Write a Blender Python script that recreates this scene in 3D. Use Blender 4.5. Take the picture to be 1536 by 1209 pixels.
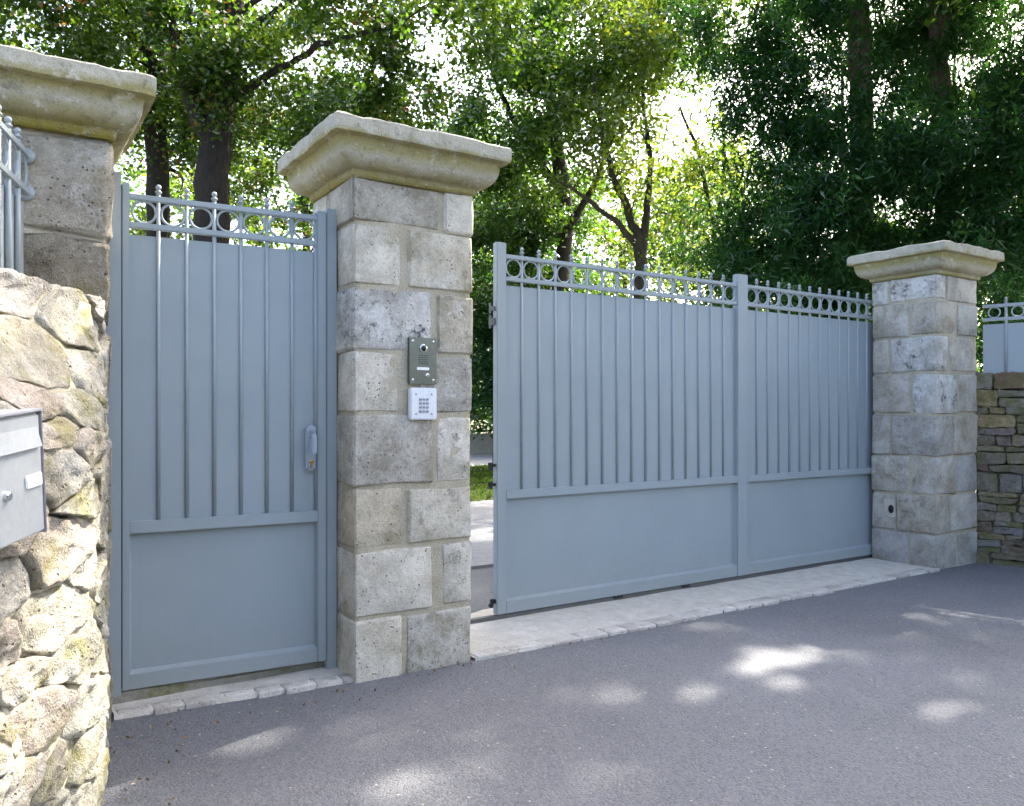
import bpy, bmesh, math, random
import numpy as np
from mathutils import Vector, Matrix, noise

for o in list(bpy.data.objects):
    bpy.data.objects.remove(o)
sc = bpy.context.scene
col = sc.collection
R = math.radians
# ------------------------------------------------------------------ camera
CAM_H = 1.4
YAW = 33.14
FPX = 1214.24
cam = bpy.data.objects.new('camera', bpy.data.cameras.new('camera'))
col.objects.link(cam)
cam.location = (0, 0, CAM_H)
cam.rotation_euler = (R(90), 0, R(-YAW))
cam.data.sensor_width = 36
cam.data.lens = FPX / 1536 * 36
cam.data.shift_y = 13.2 / 1536
cam.data.clip_start = 0.05
cam.data.clip_end = 2000
sc.camera = cam
# ------------------------------------------------------------------ light
SUN_AZ = R(17)        # from the +X axis towards +Y
SUN_EL = R(45)
SUN = Vector((math.cos(SUN_AZ) * math.cos(SUN_EL), math.sin(SUN_AZ) * math.cos(SUN_EL), math.sin(SUN_EL)))
w = bpy.data.worlds.new('World')
sc.world = w
w.use_nodes = True
nt = w.node_tree
bg = nt.nodes['Background']
sky = nt.nodes.new('ShaderNodeTexSky')
sky.sky_type = 'NISHITA'
sky.sun_disc = False
sky.sun_elevation = SUN_EL
sky.sun_rotation = R(90) - SUN_AZ
sky.air_density = 0.75
sky.dust_density = 6.0
sky.ozone_density = 0.5
nt.links.new(sky.outputs[0], bg.inputs[0])
bg.inputs[1].default_value = 0.15
sun = bpy.data.objects.new('sun', bpy.data.lights.new('sun', 'SUN'))
col.objects.link(sun)
sun.data.energy = 3.2
sun.data.angle = R(0.8)
sun.data.color = (1.0, 0.93, 0.82)
sun.rotation_euler = SUN.to_track_quat('Z', 'Y').to_euler()
sun.location = (12, 4, 20)
vs = sc.view_settings
vs.view_transform = 'Standard'
vs.look = 'None'
vs.gamma = 1
vs.use_curve_mapping = False
vs.exposure = 2.72
sc.render.engine = 'CYCLES'
cy = sc.cycles
cy.max_bounces = 7
cy.diffuse_bounces = 3
cy.use_adaptive_sampling = True
cy.adaptive_threshold = 0.025
cy.glossy_bounces = 3
cy.transmission_bounces = 4
cy.transparent_max_bounces = 4
cy.use_denoising = True
cy.sample_clamp_indirect = 6

# ------------------------------------------------------------------ helpers
def tag(o, label=None, cat=None, group=None, kind=None):
    if label: o['label'] = label
    if cat: o['category'] = cat
    if group: o['group'] = group
    if kind: o['kind'] = kind
    return o

def empty(name, loc=(0, 0, 0), rz=0.0):
    o = bpy.data.objects.new(name, None)
    o.empty_display_size = 0.1
    col.objects.link(o)
    o.location = loc
    o.rotation_euler = (0, 0, rz)
    return o

def link(name, me, parent=None, loc=None, rot=None):
    o = bpy.data.objects.new(name, me)
    col.objects.link(o)
    if parent is not None: o.parent = parent
    if loc is not None: o.location = loc
    if rot is not None: o.rotation_euler = rot
    return o

class MB:
    def __init__(s):
        s.v = []; s.f = []
    def add(s, vs_, fs):
        n = len(s.v)
        s.v += [tuple(p) for p in vs_]
        s.f += [tuple(i + n for i in q) for q in fs]
        return s
    def box(s, x0, x1, y0, y1, z0, z1, c=0.0):
        """box with chamfered vertical/horizontal edges (c)"""
        if c <= 0:
            v = [(x0, y0, z0), (x1, y0, z0), (x1, y1, z0), (x0, y1, z0), (x0, y0, z1), (x1, y0, z1), (x1, y1, z1), (x0, y1, z1)]
            return s.add(v, [(0, 3, 2, 1), (4, 5, 6, 7), (0, 1, 5, 4), (1, 2, 6, 5), (2, 3, 7, 6), (3, 0, 4, 7)])
        bm = bmesh.new()
        bmesh.ops.create_cube(bm, size=1)
        for p in bm.verts:
            p.co = Vector(((x0 + x1) / 2 + p.co.x * (x1 - x0), (y0 + y1) / 2 + p.co.y * (y1 - y0), (z0 + z1) / 2 + p.co.z * (z1 - z0)))
        bmesh.ops.bevel(bm, geom=bm.edges[:], offset=c, segments=2, affect='EDGES')
        bm.verts.index_update()
        s.add([p.co[:] for p in bm.verts], [[q.index for q in f.verts] for f in bm.faces])
        bm.free()
        return s
    def tube(s, pts, rad, n=8, cap=True):
        pts = [Vector(p) for p in pts]
        if not hasattr(rad, '__len__'): rad = [rad] * len(pts)
        base = len(s.v)
        up = None
        for i, p in enumerate(pts):
            t = (pts[min(i + 1, len(pts) - 1)] - pts[max(i - 1, 0)]).normalized()
            if up is None:
                up = Vector((0, 0, 1)) if abs(t.z) < .9 else Vector((1, 0, 0))
            a = t.cross(up).normalized(); b = a.cross(t).normalized(); up = b
            for k in range(n):
                th = 2 * math.pi * k / n
                s.v.append(tuple(p + a * math.cos(th) * rad[i] + b * math.sin(th) * rad[i]))
        for i in range(len(pts) - 1):
            for k in range(n):
                k2 = (k + 1) % n
                s.f.append((base + i * n + k, base + (i + 1) * n + k, base + (i + 1) * n + k2, base + i * n + k2))
        if cap:
            s.f.append(tuple(base + k for k in range(n)))
            s.f.append(tuple(base + (len(pts) - 1) * n + k for k in reversed(range(n))))
        return s
    def lathe(s, prof, c=(0, 0, 0), n=12, axis='Z'):
        base = len(s.v)
        for r, h in prof:
            for k in range(n):
                th = 2 * math.pi * k / n
                a, b = r * math.cos(th), r * math.sin(th)
                s.v.append((c[0] + a, c[1] + b, c[2] + h) if axis == 'Z' else (c[0] + a, c[1] - h, c[2] + b))
        for i in range(len(prof) - 1):
            for k in range(n):
                k2 = (k + 1) % n
                s.f.append((base + i * n + k, base + i * n + k2, base + (i + 1) * n + k2, base + (i + 1) * n + k))
        s.f.append(tuple(base + k for k in reversed(range(n))))
        s.f.append(tuple(base + (len(prof) - 1) * n + k for k in range(n)))
        return s
    def torus(s, c, R0, r, n=24, m=8):
        base = len(s.v)
        for i in range(n):
            a = 2 * math.pi * i / n
            for j in range(m):
                b = 2 * math.pi * j / m
                rr = R0 + r * math.cos(b)
                s.v.append((c[0] + rr * math.cos(a), c[1] + r * math.sin(b), c[2] + rr * math.sin(a)))
        for i in range(n):
            for j in range(m):
                i2, j2 = (i + 1) % n, (j + 1) % m
                s.f.append((base + i * m + j, base + i2 * m + j, base + i2 * m + j2, base + i * m + j2))
        return s
    def mesh(s, name, mat, smooth=False, fix=True):
        me = bpy.data.meshes.new(name)
        me.from_pydata(s.v, [], s.f)
        if fix:
            bm = bmesh.new(); bm.from_mesh(me)
            bmesh.ops.recalc_face_normals(bm, faces=bm.faces[:])
            bm.to_mesh(me); bm.free()
        if smooth:
            me.polygons.foreach_set('use_smooth', [True] * len(me.polygons))
        if mat: me.materials.append(mat)
        me.update()
        return me
    def build(s, name, mat, parent=None, smooth=False, **k):
        return link(name, s.mesh(name, mat, smooth), parent, **k)

# ------------------------------------------------------------------ materials
def new_mat(name):
    m = bpy.data.materials.new(name)
    m.use_nodes = True
    return m, m.node_tree, m.node_tree.nodes['Principled BSDF']

def N(nt, t, **k):
    n = nt.nodes.new(t)
    for a, b in k.items():
        if a.startswith('i_'):
            key = a[2:]
            n.inputs[int(key) if key.isdigit() else key].default_value = b
        else:
            setattr(n, a, b)
    return n

def ramp(nt, src, stops, interp='LINEAR'):
    r = N(nt, 'ShaderNodeValToRGB')
    r.color_ramp.interpolation = interp
    while len(r.color_ramp.elements) < len(stops): r.color_ramp.elements.new(.5)
    for e, (p, c) in zip(r.color_ramp.elements, stops):
        e.position = p
        e.color = (c, c, c, 1) if not hasattr(c, '__len__') else (*c, 1)
    nt.links.new(src, r.inputs[0])
    return r.outputs[0]

def mix(nt, fac, a, b, mode='MIX'):
    m = N(nt, 'ShaderNodeMix', data_type='RGBA', blend_type=mode)
    for sock, v in ((m.inputs[0], fac), (m.inputs[6], a), (m.inputs[7], b)):
        if hasattr(v, 'is_output') or isinstance(v, bpy.types.NodeSocket): nt.links.new(v, sock)
        elif hasattr(v, '__len__'): sock.default_value = (*v, 1)
        else: sock.default_value = v
    return m.outputs[2]

def math_(nt, op, a, b=0.0, c=None):
    m = N(nt, 'ShaderNodeMath', operation=op)
    for i, v in enumerate((a, b) if c is None else (a, b, c)):
        if isinstance(v, bpy.types.NodeSocket): nt.links.new(v, m.inputs[i])
        else: m.inputs[i].default_value = v
    return m.outputs[0]

def coords(nt, rand=True, obj=True):
    tc = N(nt, 'ShaderNodeTexCoord')
    if not obj:
        g = N(nt, 'ShaderNodeNewGeometry')
        return g.outputs['Position'], None
    oi = N(nt, 'ShaderNodeObjectInfo')
    if not rand: return tc.outputs['Object'], oi.outputs['Random']
    v = N(nt, 'ShaderNodeVectorMath', operation='MULTIPLY_ADD')
    nt.links.new(oi.outputs['Random'], v.inputs[0])
    v.inputs[1].default_value = (37.1, 19.7, 53.3)
    nt.links.new(tc.outputs['Object'], v.inputs[2])
    return v.outputs[0], oi.outputs['Random']

def tex(nt, vec, scale, detail=4, rough=.55, dist=0.0):
    n = N(nt, 'ShaderNodeTexNoise')
    nt.links.new(vec, n.inputs['Vector'])
    n.inputs['Scale'].default_value = scale
    n.inputs['Detail'].default_value = detail
    n.inputs['Roughness'].default_value = rough
    n.inputs['Distortion'].default_value = dist
    return n.outputs['Fac']

def voro(nt, vec, scale, feature='F1', out='Distance'):
    n = N(nt, 'ShaderNodeTexVoronoi', feature=feature)
    nt.links.new(vec, n.inputs['Vector'])
    n.inputs['Scale'].default_value = scale
    return n.outputs[out]

def bump(nt, bsdf, h, strength=.5, dist=.01):
    b = N(nt, 'ShaderNodeBump')
    b.inputs['Strength'].default_value = strength
    b.inputs['Distance'].default_value = dist
    nt.links.new(h, b.inputs['Height'])
    nt.links.new(b.outputs[0], bsdf.inputs['Normal'])

def stone_mat(name, cols, lichen=(.70, .69, .66), lich_amt=.5, dark=(.07, .07, .065), dark_amt=.4, moss=None, moss_amt=.0, every=0.0, pits=.7, grain=1.0, bstr=.8, bdist=.012):
    """weathered natural stone: per-stone tint, lichen crust, dark algae, pits"""
    m, nt, b = new_mat(name)
    v, rnd = coords(nt)
    n1 = tex(nt, v, 5, 5, .6)
    n2 = tex(nt, v, 24, 6, .7)
    n3 = tex(nt, v, 110 * grain, 4, .75)
    base = ramp(nt, rnd, [(i / max(1, len(cols) - 1), c) for i, c in enumerate(cols)], 'LINEAR')
    c = mix(nt, ramp(nt, n1, [(.34, 0), (.62, 1)]), mix(nt, 1.0, base, (.62, .595, .55), 'MULTIPLY'), base)
    c = mix(nt, ramp(nt, n2, [(.35, 0.0), (.65, .55)]), c, mix(nt, 1.0, c, (1.35, 1.33, 1.27), 'MULTIPLY'))
    # lichen crust
    n4 = tex(nt, v, 46, 8, .8)
    c = mix(nt, ramp(nt, n4, [(.34, .5), (.48, 0)]), c, mix(nt, 1.0, c, (.55, .53, .50), 'MULTIPLY'))
    c = mix(nt, ramp(nt, n4, [(.54, 0), (.68, .6)]), c, lichen)
    lp = tex(nt, v, 6.1, 12, .80, .1)
    c = mix(nt, ramp(nt, lp, [(.63 - .2 * lich_amt, 0), (.74 - .16 * lich_amt, .75)]), c, lichen)
    # dark algae, heavier on some stones
    v2 = N(nt, 'ShaderNodeVectorMath', operation='ADD'); nt.links.new(v, v2.inputs[0]); v2.inputs[1].default_value = (9.1, 3.3, 1.7)
    dp = tex(nt, v2.outputs[0], 8, 12, .84, .1)
    dsel = ramp(nt, math_(nt, 'FRACT', math_(nt, 'MULTIPLY', rnd, 7.37)), [(.45, max(.12, every)), (.9, 1.0)])
    dm = math_(nt, 'MULTIPLY', ramp(nt, dp, [(.53, 0), (.66, dark_amt * 1.6)]), dsel)
    c = mix(nt, dm, c, dark)
    if moss:
        v3 = N(nt, 'ShaderNodeVectorMath', operation='ADD'); nt.links.new(v, v3.inputs[0]); v3.inputs[1].default_value = (2.1, 7.3, 5.7)
        mp = tex(nt, v3.outputs[0], 4.2, 7, .7, .3)
        c = mix(nt, ramp(nt, mp, [(.6 - .25 * moss_amt, 0), (.75 - .2 * moss_amt, .8)]), c, moss)
    # fine grain and pits
    c = mix(nt, ramp(nt, n3, [(.3, .55), (.5, 0)]), c, mix(nt, 1.0, c, (.45, .43, .40), 'MULTIPLY'))
    pit = voro(nt, v, 42 * grain)
    pn = tex(nt, v, 13, 3, .6)
    pm = math_(nt, 'MULTIPLY', ramp(nt, pit, [(.12, 1), (.26, 0)]), ramp(nt, pn, [(.48, 0), (.6, 1)]))
    c = mix(nt, math_(nt, 'MULTIPLY', pm, pits), c, (.09, .08, .07))
    nt.links.new(c, b.inputs['Base Color'])
    b.inputs['Roughness'].default_value = .92
    b.inputs['Specular IOR Level'].default_value = .25
    h = math_(nt, 'ADD', math_(nt, 'MULTIPLY', n2, 1.0), math_(nt, 'MULTIPLY', n3, .45))
    h = math_(nt, 'SUBTRACT', h, math_(nt, 'MULTIPLY', pm, .7))
    bump(nt, b, h, bstr, bdist)
    return m

M_ASHLAR = stone_mat('ashlar_limestone', [(.58, .525, .42), (.68, .64, .555), (.50, .445, .345), (.70, .665, .59), (.56, .495, .385)], lich_amt=.42, dark_amt=.7, moss=(.22, .20, .09), moss_amt=.12)
M_ASHLAR_G = stone_mat('ashlar_grey_stone', [(.40, .39, .38), (.54, .51, .45), (.36, .35, .345), (.60, .56, .49), (.46, .42, .355)], lichen=(.52, .53, .55), lich_amt=.42, dark_amt=.5, moss=(.22, .20, .09), moss_amt=.2)
M_LICHEN = stone_mat('black_lichen_stone', [(.50, .49, .46), (.60, .59, .57)], lichen=(.76, .76, .74), lich_amt=.75, dark=(.05, .05, .048), dark_amt=1.0, every=1.0)
M_ASHLAR_B = stone_mat('mottled_grey_stone', [(.44, .42, .375), (.52, .49, .43), (.40, .37, .31)], lich_amt=.35, dark_amt=.7, moss=(.24, .21, .12), moss_amt=.2, every=.55)
M_ROUGH = stone_mat('rough_pillar_stone', [(.45, .41, .33), (.52, .48, .40)], lich_amt=.5, dark_amt=.55, moss=(.24, .21, .09), moss_amt=.3, bstr=1.0, bdist=.03)
M_ROUGH_D = stone_mat('rough_dark_pillar_stone', [(.36, .33, .27), (.42, .39, .32)], lich_amt=.35, dark_amt=.9, every=.8, moss=(.24, .21, .09), moss_amt=.3, bstr=1.0, bdist=.045)
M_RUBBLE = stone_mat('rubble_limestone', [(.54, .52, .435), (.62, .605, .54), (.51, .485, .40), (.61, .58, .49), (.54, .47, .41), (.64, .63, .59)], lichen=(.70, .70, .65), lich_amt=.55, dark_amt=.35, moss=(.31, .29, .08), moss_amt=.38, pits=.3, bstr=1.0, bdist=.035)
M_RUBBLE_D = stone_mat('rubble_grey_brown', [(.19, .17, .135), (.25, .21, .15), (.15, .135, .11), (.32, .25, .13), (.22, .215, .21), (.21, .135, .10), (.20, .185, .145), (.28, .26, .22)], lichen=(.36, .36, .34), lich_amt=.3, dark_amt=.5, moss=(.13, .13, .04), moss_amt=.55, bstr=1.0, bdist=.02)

def cap_material():
    m, nt, b = new_mat('cap_stone_mossy')
    v, rnd = coords(nt, rand=False)
    n1 = tex(nt, v, 6, 6, .65); n2 = tex(nt, v, 30, 6, .7); n3 = tex(nt, v, 120, 3, .7)
    c = mix(nt, ramp(nt, n1, [(.3, 0), (.7, 1)]), (.40, .375, .29), (.53, .51, .44))
    # green-yellow algae streaks, running down from the drip edge and gathered at the neck
    sep = N(nt, 'ShaderNodeSeparateXYZ'); nt.links.new(v, sep.inputs[0])
    zz = math_(nt, 'ADD', sep.outputs[2], math_(nt, 'MULTIPLY', math_(nt, 'SUBTRACT', n1, .5), .09))
    band = ramp(nt, math_(nt, 'MULTIPLY', math_(nt, 'SUBTRACT', zz, 2.60), 3.6), [(.02, 1.0), (.22, .55), (.40, .12), (.56, .75), (.70, .70), (.80, .08)])
    c = mix(nt, math_(nt, 'MULTIPLY', band, .92), c, (.27, .23, .03))
    lp = tex(nt, v, 11, 8, .75, .5)
    c = mix(nt, ramp(nt, lp, [(.56, 0), (.66, .8)]), c, (.62, .60, .54))
    dp = tex(nt, v, 17, 8, .8, .3)
    c = mix(nt, ramp(nt, dp, [(.53, 0), (.68, .8)]), c, (.13, .12, .08))
    c = mix(nt, ramp(nt, n3, [(.3, .5), (.5, 0)]), c, mix(nt, 1.0, c, (.5, .48, .42), 'MULTIPLY'))
    nt.links.new(c, b.inputs['Base Color'])
    b.inputs['Roughness'].default_value = .93
    b.inputs['Specular IOR Level'].default_value = .2
    bump(nt, b, math_(nt, 'ADD', n2, math_(nt, 'MULTIPLY', n3, .4)), .8, .012)
    return m
M_CAP = cap_material()

def mortar_material(name, c0, c1, moss=None):
    m, nt, b = new_mat(name)
    v, rnd = coords(nt, rand=False)
    n1 = tex(nt, v, 9, 6, .65); n3 = tex(nt, v, 140, 3, .75)
    c = mix(nt, ramp(nt, n1, [(.3, 0), (.7, 1)]), c0, c1)
    if moss:
        c = mix(nt, ramp(nt, tex(nt, v, 5.3, 6, .7), [(.5, 0), (.62, .85)]), c, moss)
    c = mix(nt, ramp(nt, n3, [(.3, .6), (.55, 0)]), c, mix(nt, 1.0, c, (.5, .48, .45), 'MULTIPLY'))
    nt.links.new(c, b.inputs['Base Color'])
    b.inputs['Roughness'].default_value = .95
    b.inputs['Specular IOR Level'].default_value = .2
    bump(nt, b, math_(nt, 'ADD', n1, math_(nt, 'MULTIPLY', n3, .3)), 1.0, .02)
    return m
M_MORTAR = mortar_material('lime_mortar', (.44, .385, .275), (.56, .51, .40))
M_MORTAR_W = mortar_material('pale_wall_mortar', (.50, .45, .34), (.66, .62, .52), (.36, .33, .13))
M_MORTAR_D = mortar_material('dark_wall_mortar', (.10, .09, .065), (.17, .15, .10), (.10, .11, .03))
M_CONC = mortar_material('weathered_concrete', (.50, .47, .405), (.68, .65, .585))
M_MOSSY = mortar_material('mossy_threshold', (.26, .24, .19), (.34, .32, .27), (.17, .17, .06))
M_SETT = stone_mat('pale_sett', [(.52, .50, .47), (.58, .56, .53), (.48, .45, .41)], lich_amt=.3, dark_amt=.25)

def paint_material():
    m, nt, b = new_mat('blue_grey_gate_paint')
    v, rnd = coords(nt, obj=False)
    n = tex(nt, v, 2.2, 4, .6)
    d = tex(nt, v, 38, 5, .7)
    c = mix(nt, ramp(nt, n, [(.3, 0), (.7, 1)]), (.282, .328, .350), (.305, .353, .374))
    c = mix(nt, ramp(nt, d, [(.62, 0), (.8, .25)]), c, (.32, .35, .37))
    # splash dirt near the ground, faint run marks
    sep = N(nt, 'ShaderNodeSeparateXYZ'); nt.links.new(v, sep.inputs[0])
    low = math_(nt, 'MULTIPLY', ramp(nt, math_(nt, 'ADD', sep.outputs[2], math_(nt, 'MULTIPLY', tex(nt, v, 6, 6, .7), .35)), [(.16, 1), (.55, 0)]), ramp(nt, tex(nt, v, 70, 4, .8), [(.35, 0), (.7, .55)]))
    c = mix(nt, low, c, (.30, .27, .21))
    mp = N(nt, 'ShaderNodeMapping'); nt.links.new(v, mp.inputs[0]); mp.inputs['Scale'].default_value = (1, 1, .035)
    c = mix(nt, ramp(nt, tex(nt, mp.outputs[0], 34, 3, .6), [(.6, 0), (.8, .22)]), c, (.26, .28, .28))
    nt.links.new(c, b.inputs['Base Color'])
    nt.links.new(ramp(nt, d, [(.3, .36), (.7, .46)]), b.inputs['Roughness'])
    b.inputs['Specular IOR Level'].default_value = .45
    bump(nt, b, tex(nt, v, 900, 2, .5), .05, .001)
    return m
M_PAINT = paint_material()

def plain(name, c, rough=.5, metal=0.0, spec=.5):
    m, nt, b = new_mat(name)
    v, rnd = coords(nt, rand=False)
    n = tex(nt, v, 60, 4, .6)
    cc = mix(nt, ramp(nt, n, [(.3, 0), (.7, 1)]), tuple(x * .92 for x in c), tuple(min(1, x * 1.06) for x in c))
    nt.links.new(cc, b.inputs['Base Color'])
    b.inputs['Roughness'].default_value = rough
    b.inputs['Metallic'].default_value = metal
    b.inputs['Specular IOR Level'].default_value = spec
    return m
M_STEEL = plain('brushed_steel', (.24, .24, .235), .3, 1.0)
M_CHROME = plain('polished_screw', (.75, .75, .75), .2, 1.0)
M_BLACK = plain('black_plastic', (.012, .012, .013), .35)
M_LENS = plain('dark_lens', (.01, .012, .02), .05)
M_WHITE = plain('white_plastic', (.74, .75, .78), .4)
M_KEY = plain('grey_key', (.30, .31, .34), .45)
M_BOX = plain('light_grey_enamel', (.34, .365, .38), .28)
M_BRASS = plain('brass', (.55, .33, .10), .35, 1.0)
M_HANDLE = plain('grey_handle_paint', (.34, .40, .46), .35)
M_DARKMETAL = plain('dull_steel', (.16, .16, .16), .5, .8)
M_TAG = plain('white_name_plate', (.82, .82, .80), .35)

def asphalt_material():
    m, nt, b = new_mat('asphalt')
    v, rnd = coords(nt, obj=False)
    big = tex(nt, v, .55, 4, .55)
    mid = tex(nt, v, 3.1, 5, .65)
    vc = N(nt, 'ShaderNodeTexVoronoi'); nt.links.new(v, vc.inputs['Vector']); vc.inputs['Scale'].default_value = 105
    ag = vc.outputs['Color']; ad = vc.outputs['Distance']
    bw = N(nt, 'ShaderNodeRGBToBW'); nt.links.new(ag, bw.inputs[0])
    c = mix(nt, ramp(nt, big, [(.35, 0), (.65, 1)]), (.104, .110, .120), (.160, .168, .182))
    c = mix(nt, ramp(nt, mid, [(.35, 0), (.7, .6)]), c, (.145, .148, .162))
    c = mix(nt, ramp(nt, bw.outputs[0], [(.15, .55), (.45, 0)]), c, (.055, .055, .060))
    c = mix(nt, ramp(nt, bw.outputs[0], [(.66, 0), (.88, .55)]), c, (.20, .19, .175))
    vs2 = N(nt, 'ShaderNodeTexVoronoi'); nt.links.new(v, vs2.inputs['Vector']); vs2.inputs['Scale'].default_value = 26
    b2 = N(nt, 'ShaderNodeRGBToBW'); nt.links.new(vs2.outputs['Color'], b2.inputs[0])
    chip = math_(nt, 'MULTIPLY', ramp(nt, vs2.outputs['Distance'], [(.10, 1), (.17, 0)]), ramp(nt, b2.outputs[0], [(.68, 0), (.74, 1)]))
    c = mix(nt, chip, c, (.36, .33, .25))
    nt.links.new(c, b.inputs['Base Color'])
    b.inputs['Roughness'].default_value = .72
    b.inputs['Specular IOR Level'].default_value = .45
    h = math_(nt, 'ADD', math_(nt, 'SUBTRACT', 1.0, ad), math_(nt, 'MULTIPLY', tex(nt, v, 60, 3, .6), .6))
    bump(nt, b, h, .55, .008)
    return m
M_ASPH = asphalt_material()

def ground_material():
    m, nt, b = new_mat('garden_earth')
    v, rnd = coords(nt, obj=False)
    c = mix(nt, ramp(nt, tex(nt, v, 1.3, 6, .65), [(.4, 0), (.6, 1)]), (.09, .07, .04), (.06, .085, .025))
    nt.links.new(c, b.inputs['Base Color'])
    b.inputs['Roughness'].default_value = .95
    bump(nt, b, tex(nt, v, 40, 5, .7), .8, .03)
    return m
M_EARTH = ground_material()

def leaf_material(name, refl, trans, accent=None, acc_amt=0.0, tr=.5, gloss=.022):
    """leaf tissue: reflects a dull green, lets yellow-green light through"""
    m = bpy.data.materials.new(name); m.use_nodes = True
    nt = m.node_tree; nt.nodes.clear()
    out = N(nt, 'ShaderNodeOutputMaterial')
    at = N(nt, 'ShaderNodeAttribute', attribute_name='tint')
    t = at.outputs['Fac']
    rc = ramp(nt, t, [(0, tuple(x * .62 for x in refl)), (.5, refl), (.85, tuple(x * 1.45 for x in refl)), (1, (refl[0] * 2.4, refl[1] * 1.7, refl[2]))])
    tcol = ramp(nt, t, [(0, tuple(x * .6 for x in trans)), (.6, trans), (1, (min(1, trans[0] * 1.8), trans[1] * 1.25, trans[2]))])
    if accent:
        at2 = N(nt, 'ShaderNodeAttribute', attribute_name='accent')
        f = ramp(nt, at2.outputs['Fac'], [(1 - acc_amt, 0), (min(1, 1.02 - acc_amt * .6), 1)])
        rc = mix(nt, f, rc, accent)
        tcol = mix(nt, f, tcol, tuple(min(1, x * 2.0) for x in accent))
    d = N(nt, 'ShaderNodeBsdfDiffuse'); nt.links.new(rc, d.inputs[0])
    tl = N(nt, 'ShaderNodeBsdfTranslucent'); nt.links.new(tcol, tl.inputs[0])
    a = N(nt, 'ShaderNodeMixShader'); a.inputs[0].default_value = tr
    nt.links.new(d.outputs[0], a.inputs[1]); nt.links.new(tl.outputs[0], a.inputs[2])
    g = N(nt, 'ShaderNodeBsdfGlossy'); g.inputs['Roughness'].default_value = .5; g.inputs[0].default_value = (.8, .85, .8, 1)
    fr = N(nt, 'ShaderNodeFresnel'); fr.inputs[0].default_value = 1.35
    s = N(nt, 'ShaderNodeMixShader'); nt.links.new(math_(nt, 'MULTIPLY', fr.outputs[0], gloss * 12), s.inputs[0])
    nt.links.new(a.outputs[0], s.inputs[1]); nt.links.new(g.outputs[0], s.inputs[2])
    nt.links.new(s.outputs[0], out.inputs[0])
    return m
M_MAPLE = leaf_material('maple_leaf', (.016, .046, .009), (.115, .235, .018), (.28, .11, .035), .09, .55)
M_BROAD = leaf_material('broad_leaf', (.013, .043, .009), (.095, .225, .018), tr=.52)
M_BRIGHT = leaf_material('young_leaf', (.028, .062, .011), (.165, .275, .024), (.30, .20, .07), .03, .6)
M_EVER = leaf_material('evergreen_leaf', (.011, .046, .014), (.05, .165, .022), tr=.42, gloss=.012)
M_GRASS = leaf_material('grass_blade', (.05, .10, .018), (.09, .16, .02), tr=.3, gloss=.0)
M_DRY = leaf_material('fallen_leaf', (.20, .12, .05), (.2, .12, .05), tr=.2)

def bark_material(name, c0, c1):
    m, nt, b = new_mat(name)
    v, rnd = coords(nt, rand=False)
    mp = N(nt, 'ShaderNodeMapping'); nt.links.new(v, mp.inputs[0]); mp.inputs['Scale'].default_value = (1, 1, .22)
    n = tex(nt, mp.outputs[0], 22, 6, .7)
    c = mix(nt, ramp(nt, n, [(.35, 0), (.65, 1)]), c0, c1)
    nt.links.new(c, b.inputs['Base Color'])
    b.inputs['Roughness'].default_value = .95
    bump(nt, b, n, 1.0, .04)
    return m
M_BARK = bark_material('dark_bark', (.014, .011, .009), (.040, .032, .025))
M_BARK_R = bark_material('reddish_bark', (.06, .04, .03), (.17, .11, .08))
M_BARK_G = bark_material('grey_bark', (.025, .020, .014), (.065, .052, .036))

# ------------------------------------------------------------------ layout constants
PF = 3.966            # front plane of the pillars
PB = 4.585            # back plane
# ------------------------------------------------------------------ ground
def grid_mesh(name, xs, ys, fz, mat):
    mb = MB()
    nx, ny = len(xs), len(ys)
    for y in ys:
        for x in xs:
            mb.v.append((x, y, fz(x, y)))
    for j in range(ny - 1):
        for i in range(nx - 1):
            mb.f.append((j * nx + i, j * nx + i + 1, (j + 1) * nx + i + 1, (j + 1) * nx + i))
    return mb.mesh(name, mat, True, False)

lin = lambda a, b, n: [a + (b - a) * i / (n - 1) for i in range(n)]
def earth_z(x, y):
    return -.03
tag(link('ground', grid_mesh('ground', lin(-700, 700, 15), lin(-700, 700, 15), earth_z, M_EARTH)), kind='structure')
tag(link('driveway', grid_mesh('driveway', lin(-60, 60, 41), lin(-14, 4.9, 30), lambda x, y: -.012 + .004 * math.sin(x * .9) * math.sin(y * .7), M_ASPH)), kind='structure')
# inside the grounds
M_PATH = mortar_material('pale_gravelled_path', (.26, .26, .27), (.36, .36, .36))
tag(MB().box(-4, 30, 4.86, 6.2, -.02, .002).build('inner_drive', M_ASPH), kind='structure')
tag(MB().box(-4, 40, 6.2, 10.7, -.02, .03).build('path', M_PATH), kind='structure')
tag(MB().box(-4, 60, 17.6, 22.8, -.02, .035).build('path', M_PATH), kind='structure')

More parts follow.
